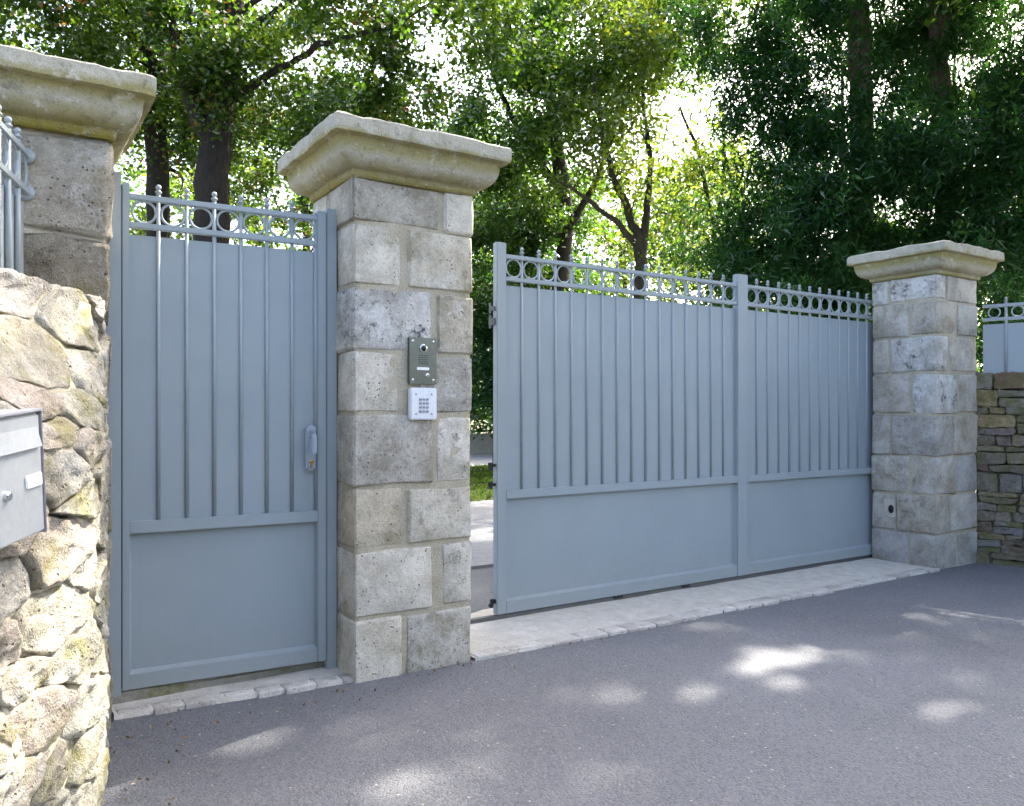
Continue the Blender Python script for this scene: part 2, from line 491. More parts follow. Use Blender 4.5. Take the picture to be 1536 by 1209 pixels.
def apron(name, x0, x1, y0, y1, z, sett_w, sett_d, seed, skew=0.0):
    rng = random.Random(seed)
    root = empty(name, (0, 0, 0)); tag(root, kind='structure')
    ysh = lambda x: skew * (x - x0)
    mb = MB()
    xs = lin(x0, x1, 40); ys = lin(y0 + sett_d, y1, 10)
    top = []
    for y in ys:
        for x in xs:
            t = (y - ys[0]) / (ys[-1] - ys[0])
            mb.v.append((x, y + ysh(x) * (1 - t), z - .004 + .006 * noise.noise(Vector((x * 3, y * 3, 1)))))
    nx = len(xs)
    for j in range(len(ys) - 1):
        for i in range(nx - 1):
            mb.f.append((j * nx + i, j * nx + i + 1, (j + 1) * nx + i + 1, (j + 1) * nx + i))
    # a mortar bed under the setts
    b = len(mb.v)
    for x in xs: mb.v += [(x, y0 + .012 + ysh(x), z - .003), (x, y0 + sett_d + ysh(x), z - .004), (x, y0 + .012 + ysh(x), -.05)]
    for i in range(nx - 1):
        a = b + i * 3; c = a + 3
        mb.f += [(a, c, c + 1, a + 1), (a + 2, c + 2, c, a)]
    mb.build('concrete_bed', M_CONC, root, True)
    x = x0 + .01
    while x < x1 - .05:
        wd = sett_w * rng.uniform(.75, 1.3)
        if x + wd > x1: wd = x1 - x
        block(root, 'sett', x + .006, x + wd - .006, y0 + ysh(x) + rng.uniform(-.022, .022), y0 + sett_d - .008 + ysh(x) + rng.uniform(-.01, .01), -.06, z + rng.uniform(-.002, .002), M_SETT, .006, .0025, seed * 100 + x, 4)
        x += wd
    return root

def block(parent, name, x0, x1, y0, y1, z0, z1, mat, r=.015, amp=.006, seed=0.0, n=6, freq=9.0, skip=None):
    """a hewn stone: rounded box, edges worn, faces uneven"""
    hx, hy, hz = (x1 - x0) / 2, (y1 - y0) / 2, (z1 - z0) / 2
    c = Vector(((x0 + x1) / 2, (y0 + y1) / 2, (z0 + z1) / 2))
    r = min(r, hx * .6, hy * .6, hz * .6)
    vid = {}; mb = MB()
    sv = Vector((seed * 3.7 % 91, seed * 1.3 % 57, seed * 7.1 % 77))
    # non-uniform steps so that the worn edge has its own rings
    def st(h):
        k = max(0.0, 1 - 1.0 * r / h); k2 = 1 - .3 * r / h
        inner = lin(-k, k, max(2, n - 3))
        return [-1, -k2] + inner + [k2, 1]
    sx, sy, sz = st(hx), st(hy), st(hz)
    m = len(sx)
    def vert(i, j, k):
        key = (i, j, k)
        if key in vid: return vid[key]
        p = Vector((sx[i] * hx, sy[j] * hy, sz[k] * hz))
        q = Vector((max(-hx + r, min(hx - r, p.x)), max(-hy + r, min(hy - r, p.y)), max(-hz + r, min(hz - r, p.z))))
        d = p - q
        nrm = d.normalized() if d.length > 1e-9 else Vector((0, 0, 0))
        p2 = q + nrm * r if d.length > 1e-9 else p
        w_ = p2 + c
        off = noise.fractal(w_ * freq + sv, .8, 2.1, 4) * amp + noise.noise(w_ * freq * .35 + sv * 2) * amp * 1.2
        edge = sum(1 for a in (abs(sx[i]), abs(sy[j]), abs(sz[k])) if a > .999)
        if edge >= 2: off -= abs(noise.noise(w_ * 14 + sv)) * amp * 2.2
        mb.v.append(tuple(c + p2 + nrm * off)); vid[key] = len(mb.v) - 1
        return vid[key]
    L = m - 1
    for a in range(L):
        for b in range(L):
            mb.f.append((vert(a, 0, b), vert(a + 1, 0, b), vert(a + 1, 0, b + 1), vert(a, 0, b + 1)))
            mb.f.append((vert(a, L, b), vert(a, L, b + 1), vert(a + 1, L, b + 1), vert(a + 1, L, b)))
            mb.f.append((vert(0, a, b), vert(0, a, b + 1), vert(0, a + 1, b + 1), vert(0, a + 1, b)))
            mb.f.append((vert(L, a, b), vert(L, a + 1, b), vert(L, a + 1, b + 1), vert(L, a, b + 1)))
            mb.f.append((vert(a, b, 0), vert(a, b + 1, 0), vert(a + 1, b + 1, 0), vert(a + 1, b, 0)))
            mb.f.append((vert(a, b, L), vert(a + 1, b, L), vert(a + 1, b + 1, L), vert(a, b + 1, L)))
    return link(name, mb.mesh(name, mat, True, False), parent)

apron('gate_apron', 2.33, 7.12, PF - .03, 4.9, .008, .21, .13, 5)
tag(MB().box(.47, 1.63, 4.255, 4.50, -.02, .054, .012).build('threshold', M_MOSSY), kind='structure')
apron('doorstep', .50, 1.62, 4.085, 4.45, .014, .17, .10, 8, -.098)

# ------------------------------------------------------------------ pillars
def cap(root, x0, x1, y0, y1, zs, zt, ov, split, seed):
    """moulded capstone: neck fillet, cavetto, drip edge, thick weathered slab"""
    h = zt - zs
    prof = [(-.05, 0.0), (.012, 0.0), (.022, .010), (.024, .03 * h / .24)]
    for i in range(9):                                     # ovolo curving out below
        a = math.pi / 2 * i / 8
        prof.append((.03 + (ov - .075) * (math.sin(a) ** .9) * 1.0, .035 * h / .24 + (.105 * h / .24) * (1 - math.cos(a))))
    prof += [(ov - .04, .150 * h / .24), (ov - .040, .156 * h / .24), (ov - .034, .1595 * h / .24), (ov - .004, .160 * h / .24), (ov - .001, .1615 * h / .24), (ov, .168 * h / .24),
             (ov + .001, .20 * h / .24), (ov, .232 * h / .24), (ov - .012, .241 * h / .24), (ov - .06, .245 * h / .24), (ov - .20, .252 * h / .24), (ov - .40, .258 * h / .24)]
    S = 22
    mb = MB()
    for d, z in prof:
        X0, X1, Y0, Y1 = x0 - d, x1 + d, y0 - d, y1 + d
        ring = [(X0 + (X1 - X0) * i / S, Y0) for i in range(S)] + [(X1, Y0 + (Y1 - Y0) * i / S) for i in range(S)] + \
               [(X1 - (X1 - X0) * i / S, Y1) for i in range(S)] + [(X0, Y1 - (Y1 - Y0) * i / S) for i in range(S)]
        for q, (x, y) in enumerate(ring):
            p = Vector((x, y, zs + z))
            o = noise.fractal(p * 7 + Vector((seed, 0, 0)), .8, 2, 4) * .006
            cx, cy_ = (x0 + x1) / 2, (y0 + y1) / 2
            dv = Vector((x - cx, y - cy_, 0)).normalized()
            dz = 0
            if z > .22 * h / .24: dz = noise.fractal(p * 9 + Vector((0, seed, 0)), .8, 2, 4) * .009
            corner = 1 if q % S == 0 else 0
            mb.v.append(tuple(p + dv * (o - .006 * corner) + Vector((0, 0, dz + o * .3))))
    n = 4 * S
    for i in range(len(prof) - 1):
        for k in range(n):
            k2 = (k + 1) % n
            mb.f.append((i * n + k, i * n + k2, (i + 1) * n + k2, (i + 1) * n + k))
    mb.f.append(tuple(range(n - 1, -1, -1)))
    mb.f.append(tuple((len(prof) - 1) * n + k for k in range(n)))
    for side in (0, 1):
        me = mb.mesh('cap_stone', M_CAP, True)
        bm = bmesh.new(); bm.from_mesh(me)
        xs = x0 + (x1 - x0) * split + (.0007 if side else -.0007)
        g = bm.verts[:] + bm.edges[:] + bm.faces[:]
        res = bmesh.ops.bisect_plane(bm, geom=g, plane_co=(xs, 0, 0), plane_no=(1, 0, 0), clear_inner=bool(side), clear_outer=not side)
        ed = [e for e in res['geom_cut'] if isinstance(e, bmesh.types.BMEdge)]
        bmesh.ops.holes_fill(bm, edges=ed)
        bm.to_mesh(me); bm.free()
        me.set_sharp_from_angle(angle=R(32))
        link('cap_stone', me, root)

def pillar(special, label, x0, x1, y0, y1, courses, fsplit, dsplit, ztop, zcap, ov, mat, csplit, seed, amp=.006, r=.016, joint=.007, mortar=M_MORTAR, depth=.010, wide=None):
    root = empty('gate_pillar', (0, 0, 0)); tag(root, label, 'pillar', 'stone gate pillars')
    rng = random.Random(seed)
    D = depth
    # mortar heart with slightly wandering faces
    mbx = MB()
    S = 20; Z = 40
    for k in range(Z + 1):
        z = -.1 + (ztop + .1) * k / Z
        ring = [(x0 + D + (x1 - x0 - 2 * D) * i / S, y0 + D) for i in range(S)] + [(x1 - D, y0 + D + (y1 - y0 - 2 * D) * i / S) for i in range(S)] + \
               [(x1 - D - (x1 - x0 - 2 * D) * i / S, y1 - D) for i in range(S)] + [(x0 + D, y1 - D - (y1 - y0 - 2 * D) * i / S) for i in range(S)]
        for x, y in ring:
            dv = Vector((x - (x0 + x1) / 2, y - (y0 + y1) / 2, 0)).normalized()
            o = noise.fractal(Vector((x, y, z)) * 11 + Vector((seed, 0, 0)), .8, 2, 3) * .0035
            mbx.v.append((x + dv.x * o, y + dv.y * o, z))
    n = 4 * S
    for k in range(Z):
        for q in range(n):
            q2 = (q + 1) % n
            mbx.f.append((k * n + q, k * n + q2, (k + 1) * n + q2, (k + 1) * n + q))
    mbx.f.append(tuple(Z * n + q for q in range(n)))
    mbx.build('mortar', mortar, root, True)
    for ci in range(len(courses) - 1):
        z1, z0 = courses[ci] - joint, courses[ci + 1] + joint
        fx = x0 + (x1 - x0) * fsplit[ci]
        ds = dsplit[ci]
        ds = ds if hasattr(ds, '__len__') else (ds, 1 - ds)
        ya = y0 + (y1 - y0) * ds[0]; yb = y0 + (y1 - y0) * ds[1]
        j = joint * 1.1
        jj = lambda: rng.uniform(-.006, .006)
        zz = lambda: rng.uniform(-.009, .008)
        wj = (wide[ci] if wide else 0)
        block(root, 'block', x0 + jj(), fx - j, y0 + jj(), ya - j, z0 + zz(), z1 + zz(), special.get((ci, 0), mat), r, amp, seed + ci * 1.7)
        block(root, 'block', fx + j + wj, x1 + jj(), y0 + jj(), yb - j, z0 + zz(), z1 + zz(), special.get((ci, 1), mat), r, amp, seed + ci * 1.7 + .4)
        block(root, 'block', x0 + jj(), fx - j, ya + j, y1 + jj(), z0 + zz(), z1 + zz(), special.get((ci, 2), mat), r, amp, seed + ci * 1.7 + .8)
        block(root, 'block', fx + j, x1 + jj(), yb + j, y1 + jj(), z0 + zz(), z1 + zz(), special.get((ci, 3), mat), r, amp, seed + ci * 1.7 + 1.2)
    cap(root, x0, x1, y0, y1, ztop, zcap, ov, csplit, seed)
    return root

pillar({(2, 0): M_LICHEN, (3, 1): M_ASHLAR_B, (4, 0): M_ASHLAR_B, (0, 0): M_ASHLAR_B, (7, 1): M_ASHLAR_B}, 'tall pale stone pillar with the intercom, between the two gates', 1.61, 2.32, PF, PB,
       [2.63, 2.395, 2.06, 1.72, 1.385, 1.00, .675, .315, -.06],
       [.72, .40, .66, .38, .66, .40, .66, .40], [.62, .45, .66, .42, .6, .45, .62, .48],
       2.62, 2.885, .165, M_ASHLAR, .58, 3.0, joint=.010, r=.013, wide=[.012, .02, .01, .1, .006, .02, .04, .006], amp=.009)
pillar({(0, 2): M_LICHEN, (0, 0): M_LICHEN, (2, 0): M_LICHEN, (3, 0): M_LICHEN, (5, 2): M_ASHLAR_B}, 'grey stone pillar standing beside the right end of the long gate', 7.095, 7.796, PF, PB,
       [2.64, 2.40, 2.09, 1.755, 1.38, 1.00, .65, .30, -.06],
       [.24, .5, .3, .55, .42, .48, .36, .5], [.72, .40, .72, .38, .7, .40, .62, .42],
       2.63, 2.885, .165, M_ASHLAR_G, .42, 11.0, joint=.010, amp=.008, r=.013)
pillar({(1, 0): M_ROUGH_D, (1, 1): M_ROUGH_D}, 'rough weathered stone pillar rising behind the near left wall', -.23, .472, PF, PB,
       [2.60, 2.16, 1.76, 1.30, .85, .4, -.06], [.10, .36, .7, .35, .7, .4], [.6, .4, .6, .4, .6, .4],
       2.60, 2.865, .165, M_ROUGH, .15, 21.0, amp=.022, r=.03, joint=.006, depth=.02)

# ------------------------------------------------------------------ gates
def ring_mesh(r):
    return MB().torus((0, 0, 0), r, .0062, 26, 8).mesh('ring', M_PAINT, True)
def bar_mesh(z0, z1, r):
    return MB().tube([(0, 0, z0), (0, 0, z1)], r, 10).mesh('bar', M_PAINT, True)
def finial_mesh():
    pr = [(.011, 0), (.011, .012), (.016, .014), (.016, .019), (.009, .022), (.0095, .026)]
    for i in range(9):
        a = -1.1 + (1.1 + math.pi / 2) * i / 8
        pr.append((max(.0005, 0.0135 * math.cos(a)), .040 + .0135 * math.sin(a)))
    return MB().lathe(pr, n=12).mesh('finial', M_PAINT, True)
FINIAL = finial_mesh()

def infill(root, x0, x1, ngap, zt, zr2, zp0, pm_top, edge_bar=False, sheet=True, rr=.0098, skip_first=False):
    """rails, rings, bars with ball finials and the sheet bays of one gate field"""
    RH = .028
    MB().box(x0, x1, .006, .036, zt - RH, zt, .003).build('rail', M_PAINT, root)
    MB().box(x0, x1, .006, .036, zr2, zr2 + RH, .003).build('rail', M_PAINT, root)
    pitch = (x1 - x0) / ngap
    bm_ = bar_mesh(zp0, zt + .012, rr)
    rm = ring_mesh((zt - zr2 - 2 * RH) / 2 - .001)
    zc = (zt - RH + zr2 + RH) / 2
    pan = MB().box(0, pitch - .002, .030, .036, pm_top, zr2 - .030).mesh('panel', M_PAINT)
    for i in range(ngap):
        if sheet: link('panel', pan, root, (x0 + i * pitch + .001, 0, 0))
        link('ring', rm, root, (x0 + (i + .5) * pitch, .021, zc))
        if i > 0 or skip_first is False and False:
            b = link('bar', bm_, root, (x0 + i * pitch, .0265, 0))
            f = link('finial', FINIAL, b, (0, 0, zt + .008))
    if edge_bar:
        b = link('bar', bm_, root, (x1 - .004, .021, 0))

def post(root, x0, x1, y0, y1, z0, z1, name='post', c=.004):
    o = MB().box(x0, x1, y0, y1, z0, z1, c).build(name, M_PAINT, root)
    return o

def lower(root, x0, x1, zb, zbt, zm0, zm1):
    MB().box(x0, x1, -.002, .042, zm0, zm1, .003).build('middle_rail', M_PAINT, root)
    MB().box(x0, x1, .002, .044, zb, zbt - .004, .003).build('bottom_rail', M_PAINT, root)
    MB().box(x0 + .002, x1 - .002, .036, .041, zbt - .02, zm0 + .01).build('lower_panel', M_PAINT, root)
    def wedge(pts):
        m_ = MB()
        k = len(pts) // 2
        m_.v = pts; m_.f = [(0, 1, 4, 3), (1, 2, 5, 4), (2, 0, 3, 5), (0, 2, 1), (3, 4, 5)]
        m_.build('bead', M_PAINT, root)
    wedge([(x0, .006, zbt - .006), (x0, .038, zbt + .012), (x0, .038, zbt - .008), (x1, .006, zbt - .006), (x1, .038, zbt + .012), (x1, .038, zbt - .008)])
    wedge([(x0 - .001, .010, zbt), (x0 + .010, .037, zbt), (x0 - .001, .037, zbt), (x0 - .001, .010, zm0), (x0 + .010, .037, zm0), (x0 - .001, .037, zm0)])
    wedge([(x1 + .001, .010, zbt), (x1 - .008, .037, zbt), (x1 + .001, .037, zbt), (x1 + .001, .010, zm0), (x1 - .008, .037, zm0), (x1 + .001, .037, zm0)])

# the long gate
GX, GY = 2.885, 4.60
g = empty('sliding_gate', (GX, GY, 0)); tag(g, 'wide blue grey metal gate with ring frieze, two fields and a middle post', 'gate')
post(g, 0, .074, 0, .055, .035, 2.542)
post(g, 5.238 - GX, 5.362 - GX, -.004, .055, .035, 2.545)
post(g, 7.637 - GX, 7.72 - GX, 0, .055, .035, 2.542)
for (a, b_) in ((.074, 5.238 - GX), (5.362 - GX, 7.637 - GX)):
    infill(g, a, b_, 16, 2.468, 2.289, .87, .865)
    lower(g, a, b_, .035, .122, .811, .868)
# keeps and rollers on the free edge
for z, hh in ((1.98, .05), (2.08, .03)):
    MB().box(-.045, .0, .018, .036, z, z + hh, .004).tube([(-.04, .027, z - .02), (-.04, .027, z + hh + .02)], .008, 8).build('latch', M_DARKMETAL, g)
for z in (.90, 1.03):
    MB().box(-.05, .0, .016, .038, z, z + .02, .003).box(-.05, -.03, .012, .042, z - .02, z + .03, .003).build('latch', M_BLACK, g)
MB().box(-.035, .0, .014, .04, .11, .14, .003).lathe([(.016, 0), (.016, .02)], (-.035, .035, .1), 10, 'Y').build('latch', M_BLACK, g)
MB().box(1.02, 1.10, -.006, .03, .017, .035).build('stop_foot', M_BLACK, g)
MB().box(1.72, 1.80, -.006, .03, .017, .035).build('stop_foot', M_BLACK, g)

tag(MB().box(2.36, 11.5, GY + .004, GY + .05, .0, .030, .003).build('gate_track', M_DARKMETAL), 'steel ground track under the wide gate', 'rail')
# the small gate
A = math.atan(-.0741); CA = math.cos(A)
PX, PY = .512, 4.274
p = empty('pedestrian_gate', (PX, PY, 0), A); tag(p, 'narrow blue grey metal gate with ring frieze and lever handle, left of pillar', 'gate')
lx = lambda X: (X - PX) / CA
post(p, lx(.478), lx(.552), -.012, .05, -.02, 2.545)
post(p, lx(.556), lx(.589), -.004, .045, .06, 2.50, 'stile')
post(p, lx(1.499), lx(1.545), -.004, .045, .06, 2.478, 'stile')
post(p, lx(1.550), lx(1.607), .008, .06, -.02, 2.50)
MB().box(lx(.5525), lx(.5555), .01, .05, .07, 2.49).build('stop_strip', M_BLACK, p)
MB().box(lx(1.5475), lx(1.5495), .01, .05, .1, 2.47).build('stop_strip', M_BLACK, p)
infill(p, lx(.589), lx(1.499), 7, 2.455, 2.290, .87, .868, edge_bar=True)
lower(p, lx(.589), lx(1.499), .06, .137, .811, .870)
h = MB()
hx = lx(1.462)
hp = MB().box(hx - .026, hx + .026, -.014, .026, 1.085, 1.315, .012).build('handle_plate', M_HANDLE, p)
MB().lathe([(.025, 0), (.025, .014)], (hx, .0, 1.305), 20, 'Y').build('boss', M_HANDLE, hp)
MB().box(hx - .012, hx + .016, -.072, -.05, 1.175, 1.285, .006).box(hx - .01, hx + .012, -.055, -.01, 1.26, 1.283, .004).build('lever', M_HANDLE, hp)
MB().lathe([(.0105, 0), (.0105, .024), (.008, .026)], (hx, -.004, 1.135), 14, 'Y').box(hx - .0045, hx + .0045, -.026, -.008, 1.105, 1.135).build('lock_cylinder', M_BRASS, hp)

# fence panels on the wing walls
def fence(name, label, loc, rz, length, zt, zr2, zb, flip, n, flanges=True):
    f = empty(name, loc, rz); tag(f, label, 'fence', 'fence panels on the side walls')
    infill(f, 0.0, length, n, zt, zr2, zb, zb)
    if flanges:
        for z in (zt - .014, zr2 + .014):
            MB().lathe([(.045, -.02), (.045, .0), (.034, .014), (.014, .02)], (0, 0, 0), 18, 'Z').build('flange', M_PAINT, f, True, loc=(.006, .021, z), rot=(0, R(90), 0))
    return f
# local +x must run from the pillar towards the viewer, local -y must face the drive
ang_l = math.atan2(-.962, -.273)
fl = empty('fence_panel', (.151, PF - .012, 0), ang_l)
tag(fl, 'short stretch of blue grey railing panel on top of the near left wall', 'fence', 'fence panels on the side walls')
def fence_parts(f, length, n, zt, zr2, zb, ysign):
    """ysign flips the panel so that bars stand on the drive side"""
    RH = .028; pitch = length / n
    yb = .0
    for z in (zt - RH, zr2):
        MB().box(.0, length, -.015, .015, z, z + RH, .003).build('rail', M_PAINT, f)
    bm_ = bar_mesh(zb, zt + .012, .0115); rm = ring_mesh((zt - zr2 - 2 * RH) / 2 - .001)
    pan = MB().box(0.001, pitch - .001, ysign * -.014 - .003, ysign * -.014 + .003, zb, zr2 - .03).mesh('panel', M_PAINT)
    for i in range(n):
        link('panel', pan, f, (i * pitch, 0, 0))
        link('ring', rm, f, ((i + .5) * pitch, 0, (zt + zr2) / 2))
        b = link('bar', bm_, f, ((i + .5 if False else i + 1) * pitch, 0, 0)) if i < n - 1 else None
        if b: link('finial', FINIAL, b, (0, 0, zt + .008))
fence_parts(fl, 1.30, 10, 2.487, 2.305, 1.80, 1)
for z in (2.473, 2.319):
    MB().lathe([(.032, -.004), (.032, .008), (.024, .014), (.012, .02)], (0, 0, 0), 18, 'Z').build('flange', M_PAINT, fl, True, loc=(-.006, 0, z), rot=(0, R(90), 0))
ang_r = math.atan2(-.951, .307)
fr_ = empty('fence_panel', (7.83, PF - .03, 0), ang_r)
tag(fr_, 'blue grey railing panel above the dark stone wall, right of the far pillar', 'fence', 'fence panels on the side walls')
fence_parts(fr_, 1.5, 8, 2.398, 2.245, 1.735, -1)

# ------------------------------------------------------------------ rubble walls
def coursed(rng, s0, s1, z0, ztop):
    """rough courses of flat stones with wandering beds and small fillers"""
    out = []
    zs = [z0 - .06]
    while zs[-1] < ztop - .05: zs.append(min(ztop, zs[-1] + rng.choice((.06, .085, .11, .14, .17)) * rng.uniform(.85, 1.15)))
    bed = lambda s, r: zs[r] + (.028 * noise.noise(Vector((s * 2.6, r * 5.3, 2.0))) if 0 < r < len(zs) - 1 else 0)
    for r in range(len(zs) - 1):
        s = s0 - rng.uniform(0, .2)
        while s < s1:
            hh = zs[r + 1] - zs[r]
            wd = rng.uniform(.10, .34) if hh < .12 else rng.uniform(.16, .36)
            e0, e1 = s, s + wd
            parts = [(0, 1)] if hh < .11 or rng.random() < .6 else [(0, rng.uniform(.35, .65))]
            if len(parts) == 1 and parts[0][1] < 1: parts.append((parts[0][1], 1))
            for lo, hi in parts:
                zb = lambda ss, t: bed(ss, r) * (1 - t) + bed(ss, r + 1) * t
                j = lambda: rng.uniform(-.016, .016)
                mid = (e0 + e1) / 2 + j() * 2
                pl = [(e0 + j(), zb(e0, lo) + j() * .5), (mid, zb(mid, lo) + j() * .7), (e1 + j(), zb(e1, lo) + j() * .5), (e1 + j() * .8, zb(e1, hi) + j() * .5), (mid + j(), zb(mid, hi) + j() * .7), (e0 + j() * .8, zb(e0, hi) + j() * .5)]
                pl = [(max(s0, min(s1, a)), b) for a, b in pl]
                if max(a for a, b in pl) - min(a for a, b in pl) > .05: out.append(((e0 + e1) / 2, 0, pl, .1))
            s += wd
    return out

def rubble_wall(root, F, Nv, s0, s1, z0, ztop, size, seed, mat, mortar, bulge=.03, gap=.006, thick=.45, rough=.02, mdepth=.008, deep=.16, rows=False):
    rng = random.Random(seed)
    # mortar body
    mb = MB(); S = 60; Z = 44
    zt = ztop - .05
    for k in range(Z + 1):
        z = z0 - .1 + (zt - z0 + .1) * k / Z
        for i in range(S + 1):
            s = s0 + (s1 - s0) * i / S
            x, y = F(s, z); nx, ny = Nv(s)
            o = noise.fractal(Vector((s, z, seed)) * 5, .9, 2, 5) * .014 - mdepth - deep * max(0, noise.noise(Vector((s * 4.5, z * 6, seed + 9))) - .05)
            mb.v.append((x + nx * o, y + ny * o, z))
    for k in range(Z):
        for i in range(S):
            a = k * (S + 1) + i
            mb.f.append((a, a + 1, a + S + 2, a + S + 1))
    # top and back
    b0 = len(mb.v)
    for i in range(S + 1):
        s = s0 + (s1 - s0) * i / S
        x, y = F(s, zt); nx, ny = Nv(s)
        mb.v.append((x - nx * thick, y - ny * thick, zt)); mb.v.append((x - nx * thick, y - ny * thick, z0 - .1))
    for i in range(S):
        a = Z * (S + 1) + i
        mb.f.append((a, a + 1, b0 + 2 * (i + 1), b0 + 2 * i))
        mb.f.append((b0 + 2 * i, b0 + 2 * (i + 1), b0 + 2 * (i + 1) + 1, b0 + 2 * i + 1))
    mb.build('mortar', mortar, root, True)
    # stones: an irregular random-rubble bond (anisotropic cells), each stone cut a little differently
    pts = []
    for cand in range(4000):
        ss, zz = rng.uniform(s0 - .1, s1 + .1), rng.uniform(z0 - .08, ztop)
        rx, rz_ = size(ss, zz)
        if all(((ss - a_) / (rx + c_)) ** 2 + ((zz - b_) / (rz_ + d_)) ** 2 > .95 for a_, b_, c_, d_ in pts):
            pts.append((ss, zz, rx, rz_))
    if rows: pts = coursed(rng, s0, s1, z0, ztop)
    for pi, (ps, pz, prx, prz) in enumerate(pts):
        an = 1 if rows else prx / prz
        poly = prx if rows else [(s0, z0 - .08), (s1, z0 - .08), (s1, ztop), (s0, ztop)]
        for qi, (qs, qz, qrx, qrz) in enumerate(() if rows else pts):
            if qi == pi or abs(qs - ps) > 1.2: continue
            # half plane between the two, weighted by size
            dx, dz = (qs - ps) / an, (qz - pz)
            L2 = dx * dx + dz * dz
            if L2 > .8: continue
            wgt = .5 + .25 * (prz - qrz) / (prz + qrz)
            out = []
            f = lambda p_: ((p_[0] - ps) / an * dx + (p_[1] - pz) * dz) - L2 * wgt
            for k in range(len(poly)):
                A_, B_ = poly[k], poly[(k + 1) % len(poly)]
                fa, fb = f(A_), f(B_)
                if fa <= 0: out.append(A_)
                if fa * fb < 0:
                    t = fa / (fa - fb); out.append((A_[0] + (B_[0] - A_[0]) * t, A_[1] + (B_[1] - A_[1]) * t))
            poly = out
            if len(poly) < 3: break
        if len(poly) < 3: continue
        cs = sum(q[0] for q in poly) / len(poly); cz = sum(q[1] for q in poly) / len(poly)
        ext = (max(q[0] for q in poly) - min(q[0] for q in poly)); ezt = (max(q[1] for q in poly) - min(q[1] for q in poly))
        if ext < .05 or ezt < .04: continue
        top = max(q[1] for q in poly) > ztop - .02
        # outline resampled, corners worn
        K = 40
        per = [0]
        for k in range(len(poly)):
            A_, B_ = poly[k], poly[(k + 1) % len(poly)]; per.append(per[-1] + math.hypot(B_[0] - A_[0], B_[1] - A_[1]))
        ol = []
        for k in range(K):
            d = per[-1] * k / K
            e = max(i for i in range(len(poly)) if per[i] <= d + 1e-9)
            A_, B_ = poly[e], poly[(e + 1) % len(poly)]; t = (d - per[e]) / max(1e-9, per[e + 1] - per[e])
            ol.append(Vector((A_[0] + (B_[0] - A_[0]) * t, A_[1] + (B_[1] - A_[1]) * t)))
        for it in range(1):
            ol = [(ol[k - 1] + ol[k] * 2 + ol[(k + 1) % K]) / 4 for k in range(K)]
        sd = rng.uniform(0, 90)
        tilt = (rng.gauss(0, .05), rng.gauss(0, .08)); bl = bulge * rng.uniform(.2, 1.5)
        m2 = MB(); c2 = Vector((cs, cz))
        def put(q, off):
            x, y = F(q.x, max(z0 - .1, q.y)); nx, ny = Nv(q.x)
            m2.v.append((x + nx * off, y + ny * off, q.y)); return len(m2.v) - 1
        rings = []
        dpth = thick * .9 if top else .08
        for (sc_, lvl) in ((1.0, -dpth), (1.0, -.03), (.995, .35), (.972, .82), (.93, .97), (.86, 1.0), (.76, 1.0), (.64, 1.0), (.50, 1.0), (.36, 1.0), (.2, 1.0)):
            rg = []
            for k in range(K):
                q = c2 + (ol[k] - c2) * sc_
                dirv = (ol[k] - c2).normalized()
                q = q - dirv * gap * sc_
                q += (Vector((noise.noise(Vector((q.x * 17, q.y * 17, sd))), noise.noise(Vector((q.x * 17, q.y * 17, sd + 7))))) * .014 + Vector((noise.noise(Vector((q.x * 47, q.y * 47, sd))), noise.noise(Vector((q.x * 47, q.y * 47, sd + 7))))) * .006) * (1 if lvl < .85 else .35)
                if lvl < 0: off = lvl
                else:
                    face = bl + tilt[0] * (q.x - cs) + tilt[1] * (q.y - cz)
                    vd = noise.voronoi(Vector((q.x * 8, q.y * 11, sd)))[0]
                    rock = ((vd[1] - vd[0]) - .35) * rough * 1.1 + noise.fractal(Vector((q.x * 9, q.y * 11, sd)), .7, 2.2, 5) * rough * .45 + noise.hetero_terrain(Vector((q.x * 24, q.y * 24, sd + 3)), .6, 2.0, 3, .4) * rough * .32
                    off = -.02 + (face + .02) * lvl + rock * (.35 + .65 * lvl)
                rg.append(put(q, off))
            rings.append(rg)
        ctr = put(c2, bl + noise.fractal(Vector((c2.x * 9, c2.y * 11, sd)), .7, 2.2, 5) * rough)
        for a_, b_ in zip(rings[:-1], rings[1:]):
            for k in range(K): m2.f.append((a_[k], a_[(k + 1) % K], b_[(k + 1) % K], b_[k]))
        for k in range(K): m2.f.append((rings[-1][k], rings[-1][(k + 1) % K], ctr))
        m2.f.append(tuple(reversed(rings[0])))
        m2.build('stone', mat, root, True)
# left wall: s runs from the pillar (0) towards the viewer
WC, WS = math.cos(R(YAW)), math.sin(R(YAW))
def FL(s, z):
    """face of the splayed wing wall: it leaves the pillar corner, turns, and leans back towards its top"""
    d = 3.60 - s
    t = max(0.0, min(1.0, (z - 1.22) / .62)); t = t * t * (3 - 2 * t)
    a_, b_ = -.4967 * d - .03, -1.435 - .31 * t
    k = .10
    h_ = max(k - abs(a_ - b_), 0) / k
    lat = min(a_, b_) - h_ * h_ * k * .25
    return (lat * WC + d * WS, -lat * WS + d * WC)
NL = lambda s: (WC, -WS)
lw = empty('rubble_wall', (0, 0, 0)); tag(lw, 'sunlit pale rubble stone wall in the left foreground, holding the mailbox', 'wall', 'wing walls')
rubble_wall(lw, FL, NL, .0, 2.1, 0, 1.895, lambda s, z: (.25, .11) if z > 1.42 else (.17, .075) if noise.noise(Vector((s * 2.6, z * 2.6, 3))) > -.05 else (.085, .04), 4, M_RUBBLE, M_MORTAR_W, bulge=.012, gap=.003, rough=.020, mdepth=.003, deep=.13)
def FR(s, z):
    return (7.80 + .307 * s + .02 * (1 - z / 1.8), PF - .03 - .951 * s)
NR = lambda s: (-.951, -.307)
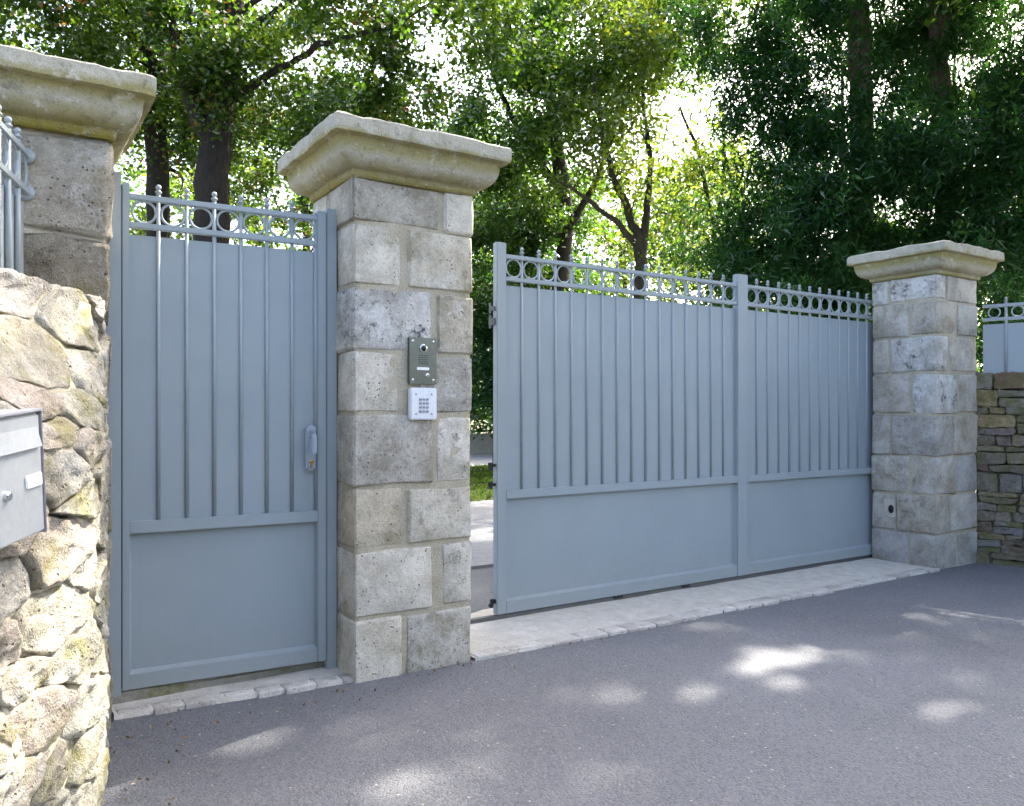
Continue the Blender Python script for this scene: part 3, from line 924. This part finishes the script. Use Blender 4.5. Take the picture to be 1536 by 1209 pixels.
rw = empty('rubble_wall', (0, 0, 0)); tag(rw, 'dark mossy rubble stone wall to the right of the far pillar', 'wall', 'wing walls')
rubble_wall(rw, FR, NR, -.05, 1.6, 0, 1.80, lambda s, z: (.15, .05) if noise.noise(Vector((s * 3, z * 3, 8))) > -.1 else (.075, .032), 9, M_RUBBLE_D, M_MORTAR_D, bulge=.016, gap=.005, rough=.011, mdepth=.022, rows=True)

# ------------------------------------------------------------------ mailbox
# far lower corner of its door, and its own slightly crooked axes
mbx = empty('mailbox', (.142, 2.654, 1.063))
ux = Vector((-.495, -.869, -.09)).normalized()             # along the door towards the viewer
nrm = Vector((.869, -.495, 0)).normalized()
uz = ux.cross(nrm).normalized()
if uz.z < 0: uz = -uz
mbx.matrix_world = Matrix(((ux.x, -nrm.x, uz.x, .142), (ux.y, -nrm.y, uz.y, 2.654), (ux.z, -nrm.z, uz.z, 1.063), (0, 0, 0, 1)))
tag(mbx, 'light grey metal mailbox with letter flap set in the left wall', 'mailbox')
MB().box(0, .262, .004, .20, -.002, .345, .004).build('case', M_BOX, mbx)
MB().box(-.004, .266, -.012, .03, .341, .349, .002).box(-.004, .0, -.010, .03, -.004, .341, .0015).build('hood', M_KEY, mbx)
dr = MB().box(.006, .258, -.008, .004, .004, .262, .004).build('door', M_BOX, mbx)
MB().box(.006, .258, -.006, .004, .268, .334, .004).build('front_plate', M_BOX, mbx)
fp = MB()
fp.v = [(.02, -.006, .30), (.244, -.006, .30), (.244, -.019, .245), (.02, -.019, .245), (.02, -.006, .295), (.244, -.006, .295), (.244, -.014, .243), (.02, -.014, .243)]
fp.f = [(0, 1, 2, 3), (4, 7, 6, 5), (0, 3, 7, 4), (1, 5, 6, 2), (3, 2, 6, 7), (0, 4, 5, 1)]
fp.build('letter_flap', M_BOX, mbx)
MB().box(.016, .098, -.014, -.006, .135, .172, .003).build('name_plate', M_TAG, dr)
MB().lathe([(.013, 0), (.013, .008), (.010, .012)], (.19, -.007, .135), 16, 'Y').box(.188, .192, -.0215, -.018, .128, .142).build('lock', M_CHROME, dr)

# ------------------------------------------------------------------ intercom and keypad on the middle pillar
ic = empty('intercom', (1.918, PF - .014, 1.55)); tag(ic, 'steel intercom plate with camera eye, above the keypad on the pillar', 'intercom')
W, Hh = .166, .252
pl = MB().box(0, W, -.004, .02, 0, Hh, .002).build('plate', M_STEEL, ic)
for (x, z) in ((.02, .022), (W - .02, .022), (.02, Hh - .02), (W - .02, Hh - .02)):
    MB().lathe([(.0075, 0), (.0075, .003), (.004, .0055)], (x, -.004, z), 12, 'Y').build('screw', M_CHROME, pl)
MB().lathe([(.022, 0), (.022, .006), (.018, .008)], (W / 2, -.004, .195), 20, 'Y').build('camera_bezel', M_CHROME, ic)
MB().lathe([(.0165, 0), (.0155, .004), (.011, .009), (.004, .011)], (W / 2, -.010, .195), 20, 'Y').build('camera_lens', M_LENS, ic, True)
sp = MB()
for i in range(6):
    for j in range(5):
        sp.lathe([(.0028, 0), (.0028, .0012)], (W / 2 - .025 + i * .010, -.0042, .112 + j * .011), 6, 'Y')
sp.build('speaker_grille', M_BLACK, ic)
MB().box(W / 2 - .04, W / 2 + .035, -.009, -.004, .076, .092, .002).build('name_strip', M_TAG, ic)
MB().lathe([(.011, 0), (.011, .006), (.007, .009)], (W / 2 + .024, -.004, .048), 16, 'Y').build('call_button', M_CHROME, ic)
kp = empty('keypad', (1.918, PF - .016, 1.358)); tag(kp, 'white square keypad with twelve grey keys, below the intercom', 'keypad')
Wk, Hk = .158, .172
kb = MB().box(0, Wk, -.022, .02, 0, Hk, .006).build('body', M_WHITE, kp)
for (x, z) in ((.03, .03), (Wk - .034, .03), (.03, Hk - .035), (Wk - .034, Hk - .035)):
    MB().lathe([(.0055, 0), (.0055, .002)], (x, -.022, z), 10, 'Y').build('screw', M_KEY, kb)
km = MB().box(-.0075, .0075, -.005, .002, -.0065, .0065, .002).mesh('key', M_KEY)
for i in range(3):
    for j in range(4):
        link('key', km, kp, (.057 + i * .0205, -.022, .044 + j * .0215))

# photocell on the inner side of the far pillar
pc = empty('photocell', (7.088, 4.40, .44)); tag(pc, 'small pale photocell with black eye low on the far pillar', 'photocell')
MB().box(-.012, .012, -.055, .055, -.02, .15, .006).build('plate', M_CONC, pc)
MB().lathe([(.026, 0), (.026, .010), (.018, .013)], (0, 0, 0), 16, 'Z').build('eye', M_BLACK, pc, loc=(-.010, -.02, .055), rot=(0, R(-90), 0)).scale = (1.5, 1, 1)

# ------------------------------------------------------------------ trees
SPOTS = []            # (ground point, radius): chinks in the canopy where the sun comes through

def proj(P):
    """image position (photo pixels) of points, used only to keep natural sky gaps open"""
    c, s = math.cos(R(YAW)), math.sin(R(YAW))
    lat = P[:, 0] * c - P[:, 1] * s; d = P[:, 0] * s + P[:, 1] * c
    return 768 + FPX * lat / np.maximum(d, .1), 617.7 - FPX * (P[:, 2] - CAM_H) / np.maximum(d, .1)

def leaves_object(name, P, size, aspect, rng, mat, parent, clump=None, droop=.3, jit=.35):
    if SPOTS:
        sd = np.array(SUN)
        keep = np.ones(len(P), bool)
        for (q, r, pr) in SPOTS:
            d = P - np.array(q)
            t = d @ sd
            dd = np.linalg.norm(d - t[:, None] * sd, axis=1)
            keep &= ~((dd < r * rng.uniform(.55, 1.25, len(P))) & (t > 0) & (rng.uniform(size=len(P)) < pr))
        P = P[keep]
        if clump is not None: clump = clump[keep]
    n = len(P)
    L = size * rng.uniform(1 - jit, 1 + jit, n)
    W = L * aspect * rng.uniform(.8, 1.2, n)
    nrm = rng.normal(size=(n, 3)); nrm[:, 2] = np.abs(nrm[:, 2]) + .35
    nrm /= np.linalg.norm(nrm, axis=1)[:, None]
    a = rng.normal(size=(n, 3)); a[:, 2] -= droop
    a -= (a * nrm).sum(1)[:, None] * nrm
    a /= np.linalg.norm(a, axis=1)[:, None]
    b = np.cross(nrm, a)
    fold = nrm * (W * .22)[:, None]
    h = a * (L * .5)[:, None]; wv = b * (W * .5)[:, None]
    V = np.empty((n, 4, 3), np.float32)
    V[:, 0] = P - h; V[:, 1] = P + wv - h * .15 + fold; V[:, 2] = P + h - fold * .6; V[:, 3] = P - wv - h * .15 + fold
    F = np.arange(n * 4, dtype=np.int32).reshape(n, 4)
    tri = np.concatenate([F[:, [0, 1, 2]], F[:, [0, 2, 3]]], 1).reshape(-1)
    me = bpy.data.meshes.new(name)
    me.vertices.add(n * 4); me.vertices.foreach_set('co', V.reshape(-1))
    me.loops.add(n * 6); me.loops.foreach_set('vertex_index', tri)
    me.polygons.add(n * 2); me.polygons.foreach_set('loop_start', np.arange(0, n * 6, 3, dtype=np.int32))
    try: me.polygons.foreach_set('loop_total', np.full(n * 2, 3, np.int32))
    except Exception: pass
    t = rng.uniform(0, 1, n) * .75
    t += (clump if clump is not None else .12)
    at = me.attributes.new('tint', 'FLOAT', 'POINT'); at.data.foreach_set('value', np.repeat(np.clip(t, 0, 1), 4).astype(np.float32))
    ac = rng.uniform(0, .35, n) + (np.floor(clump * 1e4) % 100 / 100 * .65 if clump is not None else 0)
    at = me.attributes.new('accent', 'FLOAT', 'POINT'); at.data.foreach_set('value', np.repeat(ac, 4).astype(np.float32))
    me.materials.append(mat)
    me.update(); me.validate()
    return link(name, me, parent)

def tree(name, label, base, stems, crowns, leaf, mat, bark, seed, n_att, n_leaf, spread=.42, group=None, keepout=(), aspect=.55, droop=.3, limb_r=.045, flat=.6, cat='tree'):
    """stems: list of polylines [(x,y,z,r)...] in world metres; crowns: ellipsoids (cx,cy,cz,rx,ry,rz,weight)"""
    rng = np.random.default_rng(seed)
    root = empty(name, base); tag(root, label, cat, group)
    B = Vector(base)
    tb = MB(); nodes = []; nrad = []
    def poly(pts, rad, k):
        tb.tube([Vector(q) - B for q in pts], rad, k)
        for q, r_ in zip(pts, rad): nodes.append(np.array(q, float)); nrad.append(r_)
    for st in stems:
        # refine with small wander
        pts, rad = [], []
        for i in range(len(st) - 1):
            for t in np.linspace(0, 1, 5)[:-1]:
                q = np.array(st[i][:3]) * (1 - t) + np.array(st[i + 1][:3]) * t
                q = q + (rng.normal(size=3) * .014 if (i or t) else 0)
                pts.append(q); rad.append(st[i][3] * (1 - t) + st[i + 1][3] * t)
        pts.append(np.array(st[-1][:3])); rad.append(st[-1][3])
        rad = [r_ * (1 + .05 * rng.normal()) for r_ in rad]
        poly([tuple(q) for q in pts], rad, 10)
    wts = np.array([c[6] for c in crowns]); wts = wts / wts.sum()
    att = []
    guard = 0
    while len(att) < n_att and guard < n_att * 40:
        guard += 1
        c = crowns[rng.choice(len(crowns), p=wts)]
        v = rng.normal(size=3); v /= np.linalg.norm(v); v *= rng.uniform(.0, 1) ** (1 / 2.2)
        q = np.array(c[:3]) + v * np.array(c[3:6])
        if q[2] < .4: continue
        if keepout:
            u_, v_ = proj(q[None]); bad = False
            for (x, y, rr) in keepout:
                if (u_[0] - x) ** 2 + (v_[0] - y) ** 2 < rr * rr: bad = True
            if bad and rng.random() < .93: continue
        att.append(q)
    att = np.array(att)
    nd = np.array(nodes)
    order = np.argsort([np.min(np.linalg.norm(nd - q, axis=1)) for q in att])
    P = []; C = []
    for oi in order:
        q = att[oi]
        nd = np.array(nodes)
        dist = np.linalg.norm(nd - q, axis=1) + np.maximum(0, nd[:, 2] - q[2] + .2) * .8
        k = int(np.argmin(dist)); s0 = nd[k]
        dv = q - s0; L = np.linalg.norm(dv)
        r0 = min(nrad[k] * .6, limb_r * min(1.6, .35 + L * .3)); r0 = max(.006, r0)
        m = max(3, int(L / .45) + 2)
        side = rng.normal(size=3) * L * .09
        pts = [s0 + dv * t + side * math.sin(math.pi * t) + np.array([0, 0, .10 * L * math.sin(math.pi * t)]) for t in np.linspace(0, 1, m)]
        poly([tuple(x) for x in pts], list(np.linspace(r0, .005, m)), 5)
        # twigs and leaf sprays
        nl = int(n_leaf * rng.uniform(.5, 1.5)); nt_ = 7
        tw = rng.normal(size=(nt_, 3)) * np.array([1, 1, flat]) * spread * 1.25
        tw += dv / max(L, .01) * spread * .4
        which = rng.integers(0, nt_, nl); tt = rng.uniform(.05, 1.1, nl)
        pos = q + tw[which] * tt[:, None] + rng.normal(size=(nl, 3)) * spread * .26
        P.append(pos); C.append(np.full(nl, rng.uniform(0, .45)))
    P = np.concatenate(P); C = np.concatenate(C)
    tb.build('trunk', bark, root, True)
    leaves_object('crown', P - np.array(base) * 0, leaf, aspect, rng, mat, None, C, droop)
    cr = bpy.data.objects[-1] if False else None
    return root, P, C

def finish_crown(root):
    pass

def add_tree(*a, **k):
    before = set(bpy.data.objects)
    root, P, C = tree(*a, **k)
    for o in set(bpy.data.objects) - before:
        if o.name.startswith('crown'):
            o.parent = root
            o.matrix_parent_inverse = Matrix.Translation(-Vector(root.location))
    return root

def at(px, py, d):
    c, s = math.cos(R(YAW)), math.sin(R(YAW))
    lat = (px - 768) / FPX * d
    return (lat * c + d * s, -lat * s + d * c, CAM_H - (py - 617.7) / FPX * d)
def st_(*pts):        # stem through (px, py, depth, radius)
    return [(*at(a, b, d), r) for a, b, d, r in pts]
def g0(px, d):
    x, y, z = at(px, 600, d); return (x, y, 0.0)
GAPS = [(655, 95, 78), (1015, 205, 52), (1375, 325, 30), (460, 80, 42), (500, 240, 26), (60, 60, 34), (190, 250, 22)]

# chinks: sun spots on the asphalt and on the left wall
def gp(px, py):
    d = CAM_H * FPX / (py - 617.7); c, s = math.cos(R(YAW)), math.sin(R(YAW)); lat = (px - 768) / FPX * d
    return (lat * c + d * s, -lat * s + d * c, 0)
srng = random.Random(77)
for (x, y, r, pr) in ((1135, 1012, .30, 1), (430, 1097, .23, .88), (628, 1172, .26, .93), (955, 1035, .17, .82), (1275, 975, .15, .78), (1275, 917, .17, .92), (1440, 1055, .12, .8), (950, 1150, .19, .84), (1500, 1020, .14, .7), (780, 1205, .14, .72)):
    g_ = gp(x, y)
    for k in range(7):
        SPOTS.append(((g_[0] + srng.gauss(0, r * .8), g_[1] + srng.gauss(0, r * .55), 0), r * srng.uniform(.28, .62), min(1, pr * srng.uniform(.85, 1.1))))
for k in range(16):
    x = srng.uniform(760, 1530); y = srng.uniform(905, 1190)
    SPOTS.append((gp(x, y), srng.uniform(.06, .14), srng.uniform(.5, .75)))
for k in range(9):
    x = srng.uniform(250, 760); y = srng.uniform(1060, 1200)
    SPOTS.append((gp(x, y), srng.uniform(.06, .10), srng.uniform(.5, .75)))
SPOTS.append((gp(1230, 990), 1.25, .45))
for (s, z, r) in ((.30, .55, .28), (.55, .32, .30), (.42, .10, .26), (.10, .85, .24), (.14, 1.15, .22), (.8, .22, .26), (1.0, .62, .25), (.1, 1.36, .15), (.7, .85, .18), (1.4, .40, .28), (.5, 1.62, .15), (.95, 1.74, .12), (1.0, .95, .16), (.22, 1.7, .15)):
    x, y = FL(s, z); SPOTS.append(((x, y, z), r, .97))

SPOTS += [((.50, 4.26, 2.42), .10, 1), ((.50, 4.26, 2.28), .09, 1)]
TG = 'trees behind the gates'
# left pair of maples
b = g0(235, 12.0)
add_tree('maple_tree', 'dark slender tree trunk at far left behind the small gate', b,
         [[(b[0], b[1], -.1, .21)] + st_((236, 420, 12, .18), (238, 250, 12, .16), (232, 60, 12, .145), (225, -150, 12, .11), (215, -400, 12, .06)),
          st_((232, 90, 12, .09), (160, 10, 11.6, .06), (60, -60, 11, .035)), st_((238, 190, 12, .06), (300, 120, 12.4, .04), (330, 40, 12.6, .025))],
         [(*at(150, 60, 11.5), 2.6, 2.2, 1.6, 1.3), (*at(230, -250, 12), 3.5, 3.5, 2.6, 1.5), (*at(215, 190, 13.5), 1.7, 1.6, 1.3, .55), (*at(30, 40, 10.5), 1.5, 1.5, .9, .5)],
         0.078, M_MAPLE, M_BARK, 1, 105, 410, .40, TG, GAPS, .8)
b = g0(318, 11.0)
add_tree('maple_tree', 'thick dark forked tree trunk behind the small gate', b,
         [[(b[0], b[1], -.1, .27)] + st_((316, 430, 11, .235), (318, 300, 11, .225), (322, 215, 11, .215), (340, 120, 11.1, .16), (350, 20, 11.2, .13), (365, -150, 11.3, .09), (375, -380, 11.4, .05)),
          st_((320, 225, 11, .13), (285, 150, 10.8, .09), (262, 60, 10.6, .06), (240, -40, 10.4, .035)),
          st_((345, 150, 11.1, .06), (420, 103, 10.8, .048), (475, 68, 10.6, .042), (545, 52, 10.4, .030), (610, 30, 10.2, .018)),
          st_((350, 90, 11.2, .07), (375, 45, 11, .055), (435, 5, 10.8, .045), (500, -60, 10.6, .03)),
          st_((352, 30, 11.2, .05), (390, -5, 11.2, .04), (420, -60, 11.2, .03))],
         [(*at(330, 120, 11.6), 1.6, 1.6, 1.1, .75), (*at(450, 140, 11.2), 1.5, 1.5, 1.0, .9), (*at(560, 60, 10.8), 1.5, 1.4, .8, .8), (*at(420, -120, 11.2), 3.4, 3.4, 1.9, 1.7), (*at(560, 210, 12.5), 1.2, 1.2, .8, .45), (*at(420, 250, 13.5), 1.6, 1.4, .9, .6), (*at(700, 40, 11.5), 1.4, 1.4, .9, .5)],
         0.075, M_MAPLE, M_BARK, 2, 140, 390, .36, TG, GAPS, .8)
# broad dark tree over the middle
b = g0(830, 17.0)
add_tree('broadleaf_tree', 'dark leafy tree filling the middle behind the tall pillar', b,
         [[(b[0], b[1], -.1, .22)] + st_((835, 480, 17, .19), (850, 330, 17, .17), (830, 180, 17, .14), (820, 0, 17, .10), (810, -260, 17, .05)),
          st_((845, 360, 17, .08), (900, 260, 16.6, .06), (930, 150, 16.2, .04)), st_((835, 280, 17, .08), (770, 180, 16.8, .06), (730, 90, 16.5, .035))],
         [(*at(800, 150, 16.5), 2.0, 2.0, 2.2, 1.4), (*at(860, -30, 16), 3.2, 3.0, 1.9, 1.3), (*at(780, 330, 17.5), 1.7, 1.6, 1.6, 1.0), (*at(940, 60, 15.5), 1.9, 1.8, 1.2, .8), (*at(610, 190, 15), 1.6, 1.5, .7, .45), (*at(830, 450, 18), 1.7, 1.5, 1.2, .5)],
         .10, M_BROAD, M_BARK, 3, 150, 520, .45, TG, GAPS, .6)
# slender many-stemmed tree
b = g0(962, 14.5)
add_tree('slender_tree', 'slender tree with many curving stems above the long gate', b,
         [[(b[0], b[1], -.1, .13)] + st_((960, 430, 14.5, .115), (958, 360, 14.5, .10), (940, 310, 14.5, .07), (918, 262, 14.4, .055), (900, 190, 14.3, .04), (890, 110, 14.2, .02)),
          st_((960, 400, 14.5, .09), (970, 320, 14.5, .065), (975, 250, 14.6, .05), (968, 180, 14.6, .035), (960, 80, 14.6, .02)),
          st_((957, 370, 14.5, .07), (920, 330, 14.3, .05), (880, 300, 14.1, .038), (835, 270, 13.9, .02)),
          st_((1075, 430, 15, .06), (1070, 330, 15, .05), (1045, 220, 15, .035), (1020, 160, 15, .02)),
          st_((1072, 350, 15, .04), (1090, 250, 15, .03), (1080, 150, 15, .018))],
         [(*at(930, 200, 14.5), 1.5, 1.5, 1.3, 1.0), (*at(1050, 260, 15), 1.1, 1.1, 1.4, .7), (*at(960, 60, 14), 1.9, 1.9, 1.0, .8), (*at(1000, 370, 15.5), 1.2, 1.2, .7, .5)],
         .10, M_BRIGHT, M_BARK_G, 4, 85, 150, .42, TG, GAPS, .6)
# dark evergreens on the right
b = g0(1290, 12.6)
add_tree('evergreen_tree', 'dense dark evergreen tree with a reddish trunk behind the right pillar', b,
         [[(b[0], b[1], -.1, .24)] + st_((1292, 420, 12.6, .20), (1294, 200, 12.6, .17), (1288, 60, 12.6, .165), (1280, -120, 12.6, .13), (1275, -420, 12.6, .06))],
         [(*at(1230, 330, 11.6), 1.5, 1.4, 1.25, 1.5), (*at(1340, 280, 11.4), 1.4, 1.3, 1.2, 1.1), (*at(1190, 200, 12.2), 1.1, 1.1, 1.0, .6), (*at(1280, -150, 12.5), 2.6, 2.4, 1.6, 1.3), (*at(1160, 380, 12), 0.9, .9, .8, .6), (*at(1250, 470, 11.8), 1.8, 1.0, 1.0, 1.0), (*at(1190, 20, 12), 1.4, 1.3, .9, .7), (*at(1330, 70, 13.4), 1.5, 1.2, 1.0, .9), (*at(1150, 110, 12.6), .9, .9, .9, .45)],
         .135, M_EVER, M_BARK_R, 5, 185, 520, .40, TG, [(1375, 325, 30)], .21, 1.3)
b = g0(1412, 12.2)
add_tree('evergreen_tree', 'tall dark evergreen tree at the far right edge', b,
         [[(b[0], b[1], -.1, .22)] + st_((1420, 420, 12.2, .18), (1425, 250, 12.2, .15), (1408, 90, 12.2, .14), (1402, -80, 12.2, .11), (1395, -400, 12.2, .05))],
         [(*at(1500, 300, 11.2), 1.3, 1.2, 1.4, 1.4), (*at(1540, 120, 11.5), 1.4, 1.3, 1.3, 1.0), (*at(1450, 430, 11.4), 1.4, 1.0, .9, 1.0), (*at(1430, -120, 12), 2.6, 2.4, 1.4, 1.2), (*at(1600, 300, 11.2), 1.6, 1.6, 2.2, 1.0), (*at(1450, 40, 12.8), 1.5, 1.3, 1.0, .8)],
         .135, M_EVER, M_BARK_R, 6, 150, 520, .40, TG, [(1375, 325, 34), (1330, 170, 30)], .21, 1.3)
b = g0(745, 19.0)
add_tree('evergreen_shrub', 'dark evergreen shrub seen in the gap beside the tall pillar', b,
         [[(b[0], b[1], -.1, .12), (b[0], b[1], 2.0, .10), (b[0] + .1, b[1], 5.5, .04)]],
         [(b[0] + .3, b[1], 3.2, 1.7, 1.5, 2.5, 1.0), (b[0] + 1.4, b[1] + .3, 3.0, 1.4, 1.2, 2.2, .6)], .15, M_EVER, M_BARK, 33, 80, 300, .42, TG, (), .4, .5, cat='shrub')
# the wood beyond
WG = 'trees of the wood beyond'
rng0 = random.Random(12)
far = [(-80, 27, 13, 'leftmost tree of the wood, half hidden by the left pillar'), (110, 30, 14, 'tree of the wood seen left of the slender trunk'), (300, 28, 13, 'tree of the wood seen between the two dark trunks'), (470, 31, 15, 'tree of the wood seen right of the forked trunk'),
       (640, 29, 11.5, 'lower tree of the wood under the bright sky gap'), (790, 27, 13, 'tree of the wood rising above the dark shrub right of the tall pillar'), (940, 31, 12, 'tree of the wood seen behind the slender stems'), (1090, 29, 12, 'tree of the wood lit yellow between stems and evergreens'), (1260, 30, 15, 'tree of the wood behind the reddish trunk'), (1430, 29, 15, 'tree of the wood behind the far right evergreen'), (1600, 27, 14, 'rightmost tree of the wood, mostly out of frame')]
for i, (px, d, hgt, lab) in enumerate(far):
    b = g0(px, d)
    z = lambda f: hgt * f
    lean = rng0.uniform(-.5, .5)
    add_tree('wood_tree', lab, b,
             [[(b[0], b[1], -.1, .24), (b[0] + lean * .3, b[1], z(.3), .19), (b[0] + lean, b[1], z(.65), .12), (b[0] + lean * .8, b[1], z(.95), .04)]],
             [(b[0], b[1], z(.62), 3.0, 3.0, z(.30), 1.5), (b[0], b[1] - .5, z(.3), 2.8, 2.6, z(.18), 1.0), (b[0], b[1] - 1, z(.13), 2.6, 2.2, z(.10), .6)],
             .19, M_BRIGHT if i in (0, 2, 4, 6, 7) else M_BROAD, M_BARK_G, 40 + i, 84, 230, .60, WG, GAPS, .65)
# garden trees beyond the right wall: they shade the drive
add_tree('garden_tree', 'tall garden tree behind the right wall, above the frame', (11.6, 3.4, 0),
         [[(11.6, 3.4, -.1, .25), (11.6, 3.4, 3, .2), (11.4, 3.3, 7, .13), (11.3, 3.2, 11, .05)]],
         [(11.2, 3.2, 8.0, 3.0, 3.2, 3.0, 1), (11.4, 5.0, 10.8, 3.0, 2.8, 3.0, 1.0)], .15, M_BROAD, M_BARK, 60, 200, 330, .55, None, (), .6)
add_tree('garden_tree', 'second garden tree behind the right wall, near the road', (11.0, -.6, 0),
         [[(11.0, -.6, -.1, .25), (11.0, -.6, 3, .2), (11, -.5, 7, .13), (11, -.5, 10.5, .05)]],
         [(10.6, -.4, 7.6, 3.0, 3.2, 2.9, 1)], .15, M_BROAD, M_BARK, 61, 100, 330, .55, None, (), .6)

# ------------------------------------------------------------------ things seen through the gap
gw = tag(MB().box(-3, 50, 22.9, 23.2, 0, .68, .02).build('garden_wall', M_CONC), 'low pale concrete garden wall seen through the gate gap', 'wall')
def scatter(name, n, fx, size, aspect, mat, seed, kind='stuff', label=None, cat=None):
    rng = np.random.default_rng(seed)
    P = fx(rng, n)
    sp = list(SPOTS); SPOTS.clear()
    o = leaves_object(name, P, size, aspect, rng, mat, None, rng.uniform(0, .4, n), -1.5)
    SPOTS.extend(sp)
    tag(o, label, cat, kind=kind)
    return o
def lawn(x0, x1, y0, y1):
    def f(rng, n):
        P = np.stack([rng.uniform(x0, x1, n), rng.uniform(y0, y1, n), rng.uniform(.0, .07, n)], 1)
        return P
    return f
scatter('lawn', 42000, lawn(4, 20, 10.6, 17.6), .12, .14, M_GRASS, 70, label='lawn seen through the gap beside the tall pillar', cat='grass')
scatter('hedge', 42000, lambda rng, n: np.stack([rng.uniform(-6, 44, n), 24.6 + rng.normal(size=n) * .55, np.abs(rng.normal(size=n)) * .2 + rng.uniform(0, 3.0, n) ** 1.0], 1), .16, .5, M_EVER, 71, label='dark hedge at the foot of the wood', cat='hedge')
def litter(rng, n):
    k = n // 3
    a = np.stack([rng.uniform(2.3, 7.0, k), PF - .03 - np.abs(rng.normal(size=k)) * .06, rng.uniform(.0, .01, k)], 1)
    b = np.stack([rng.uniform(.5, 2.5, k), PF - .03 - np.abs(rng.normal(size=k)) * .15, rng.uniform(-.008, .006, k)], 1)
    c = np.stack([rng.uniform(.3, .75, n - 2 * k), rng.uniform(2.8, 4.0, n - 2 * k), rng.uniform(-.01, .004, n - 2 * k)], 1)
    return np.concatenate([a, b, c])
scatter('fallen_leaves', 170, litter, .020, .5, M_DRY, 72, label='dry leaf litter along the foot of the pillars', cat='litter')
scatter('roadside_hedge', 26000, lambda rng, n: np.stack([rng.uniform(-16, 18, n), -10.5 + rng.normal(size=n) * .5, rng.uniform(0, 1, n) ** .9 * (4.2 + .8 * rng.normal(size=n))], 1), .34, .6, M_BROAD, 73, label='tall roadside hedge across the road', cat='hedge')
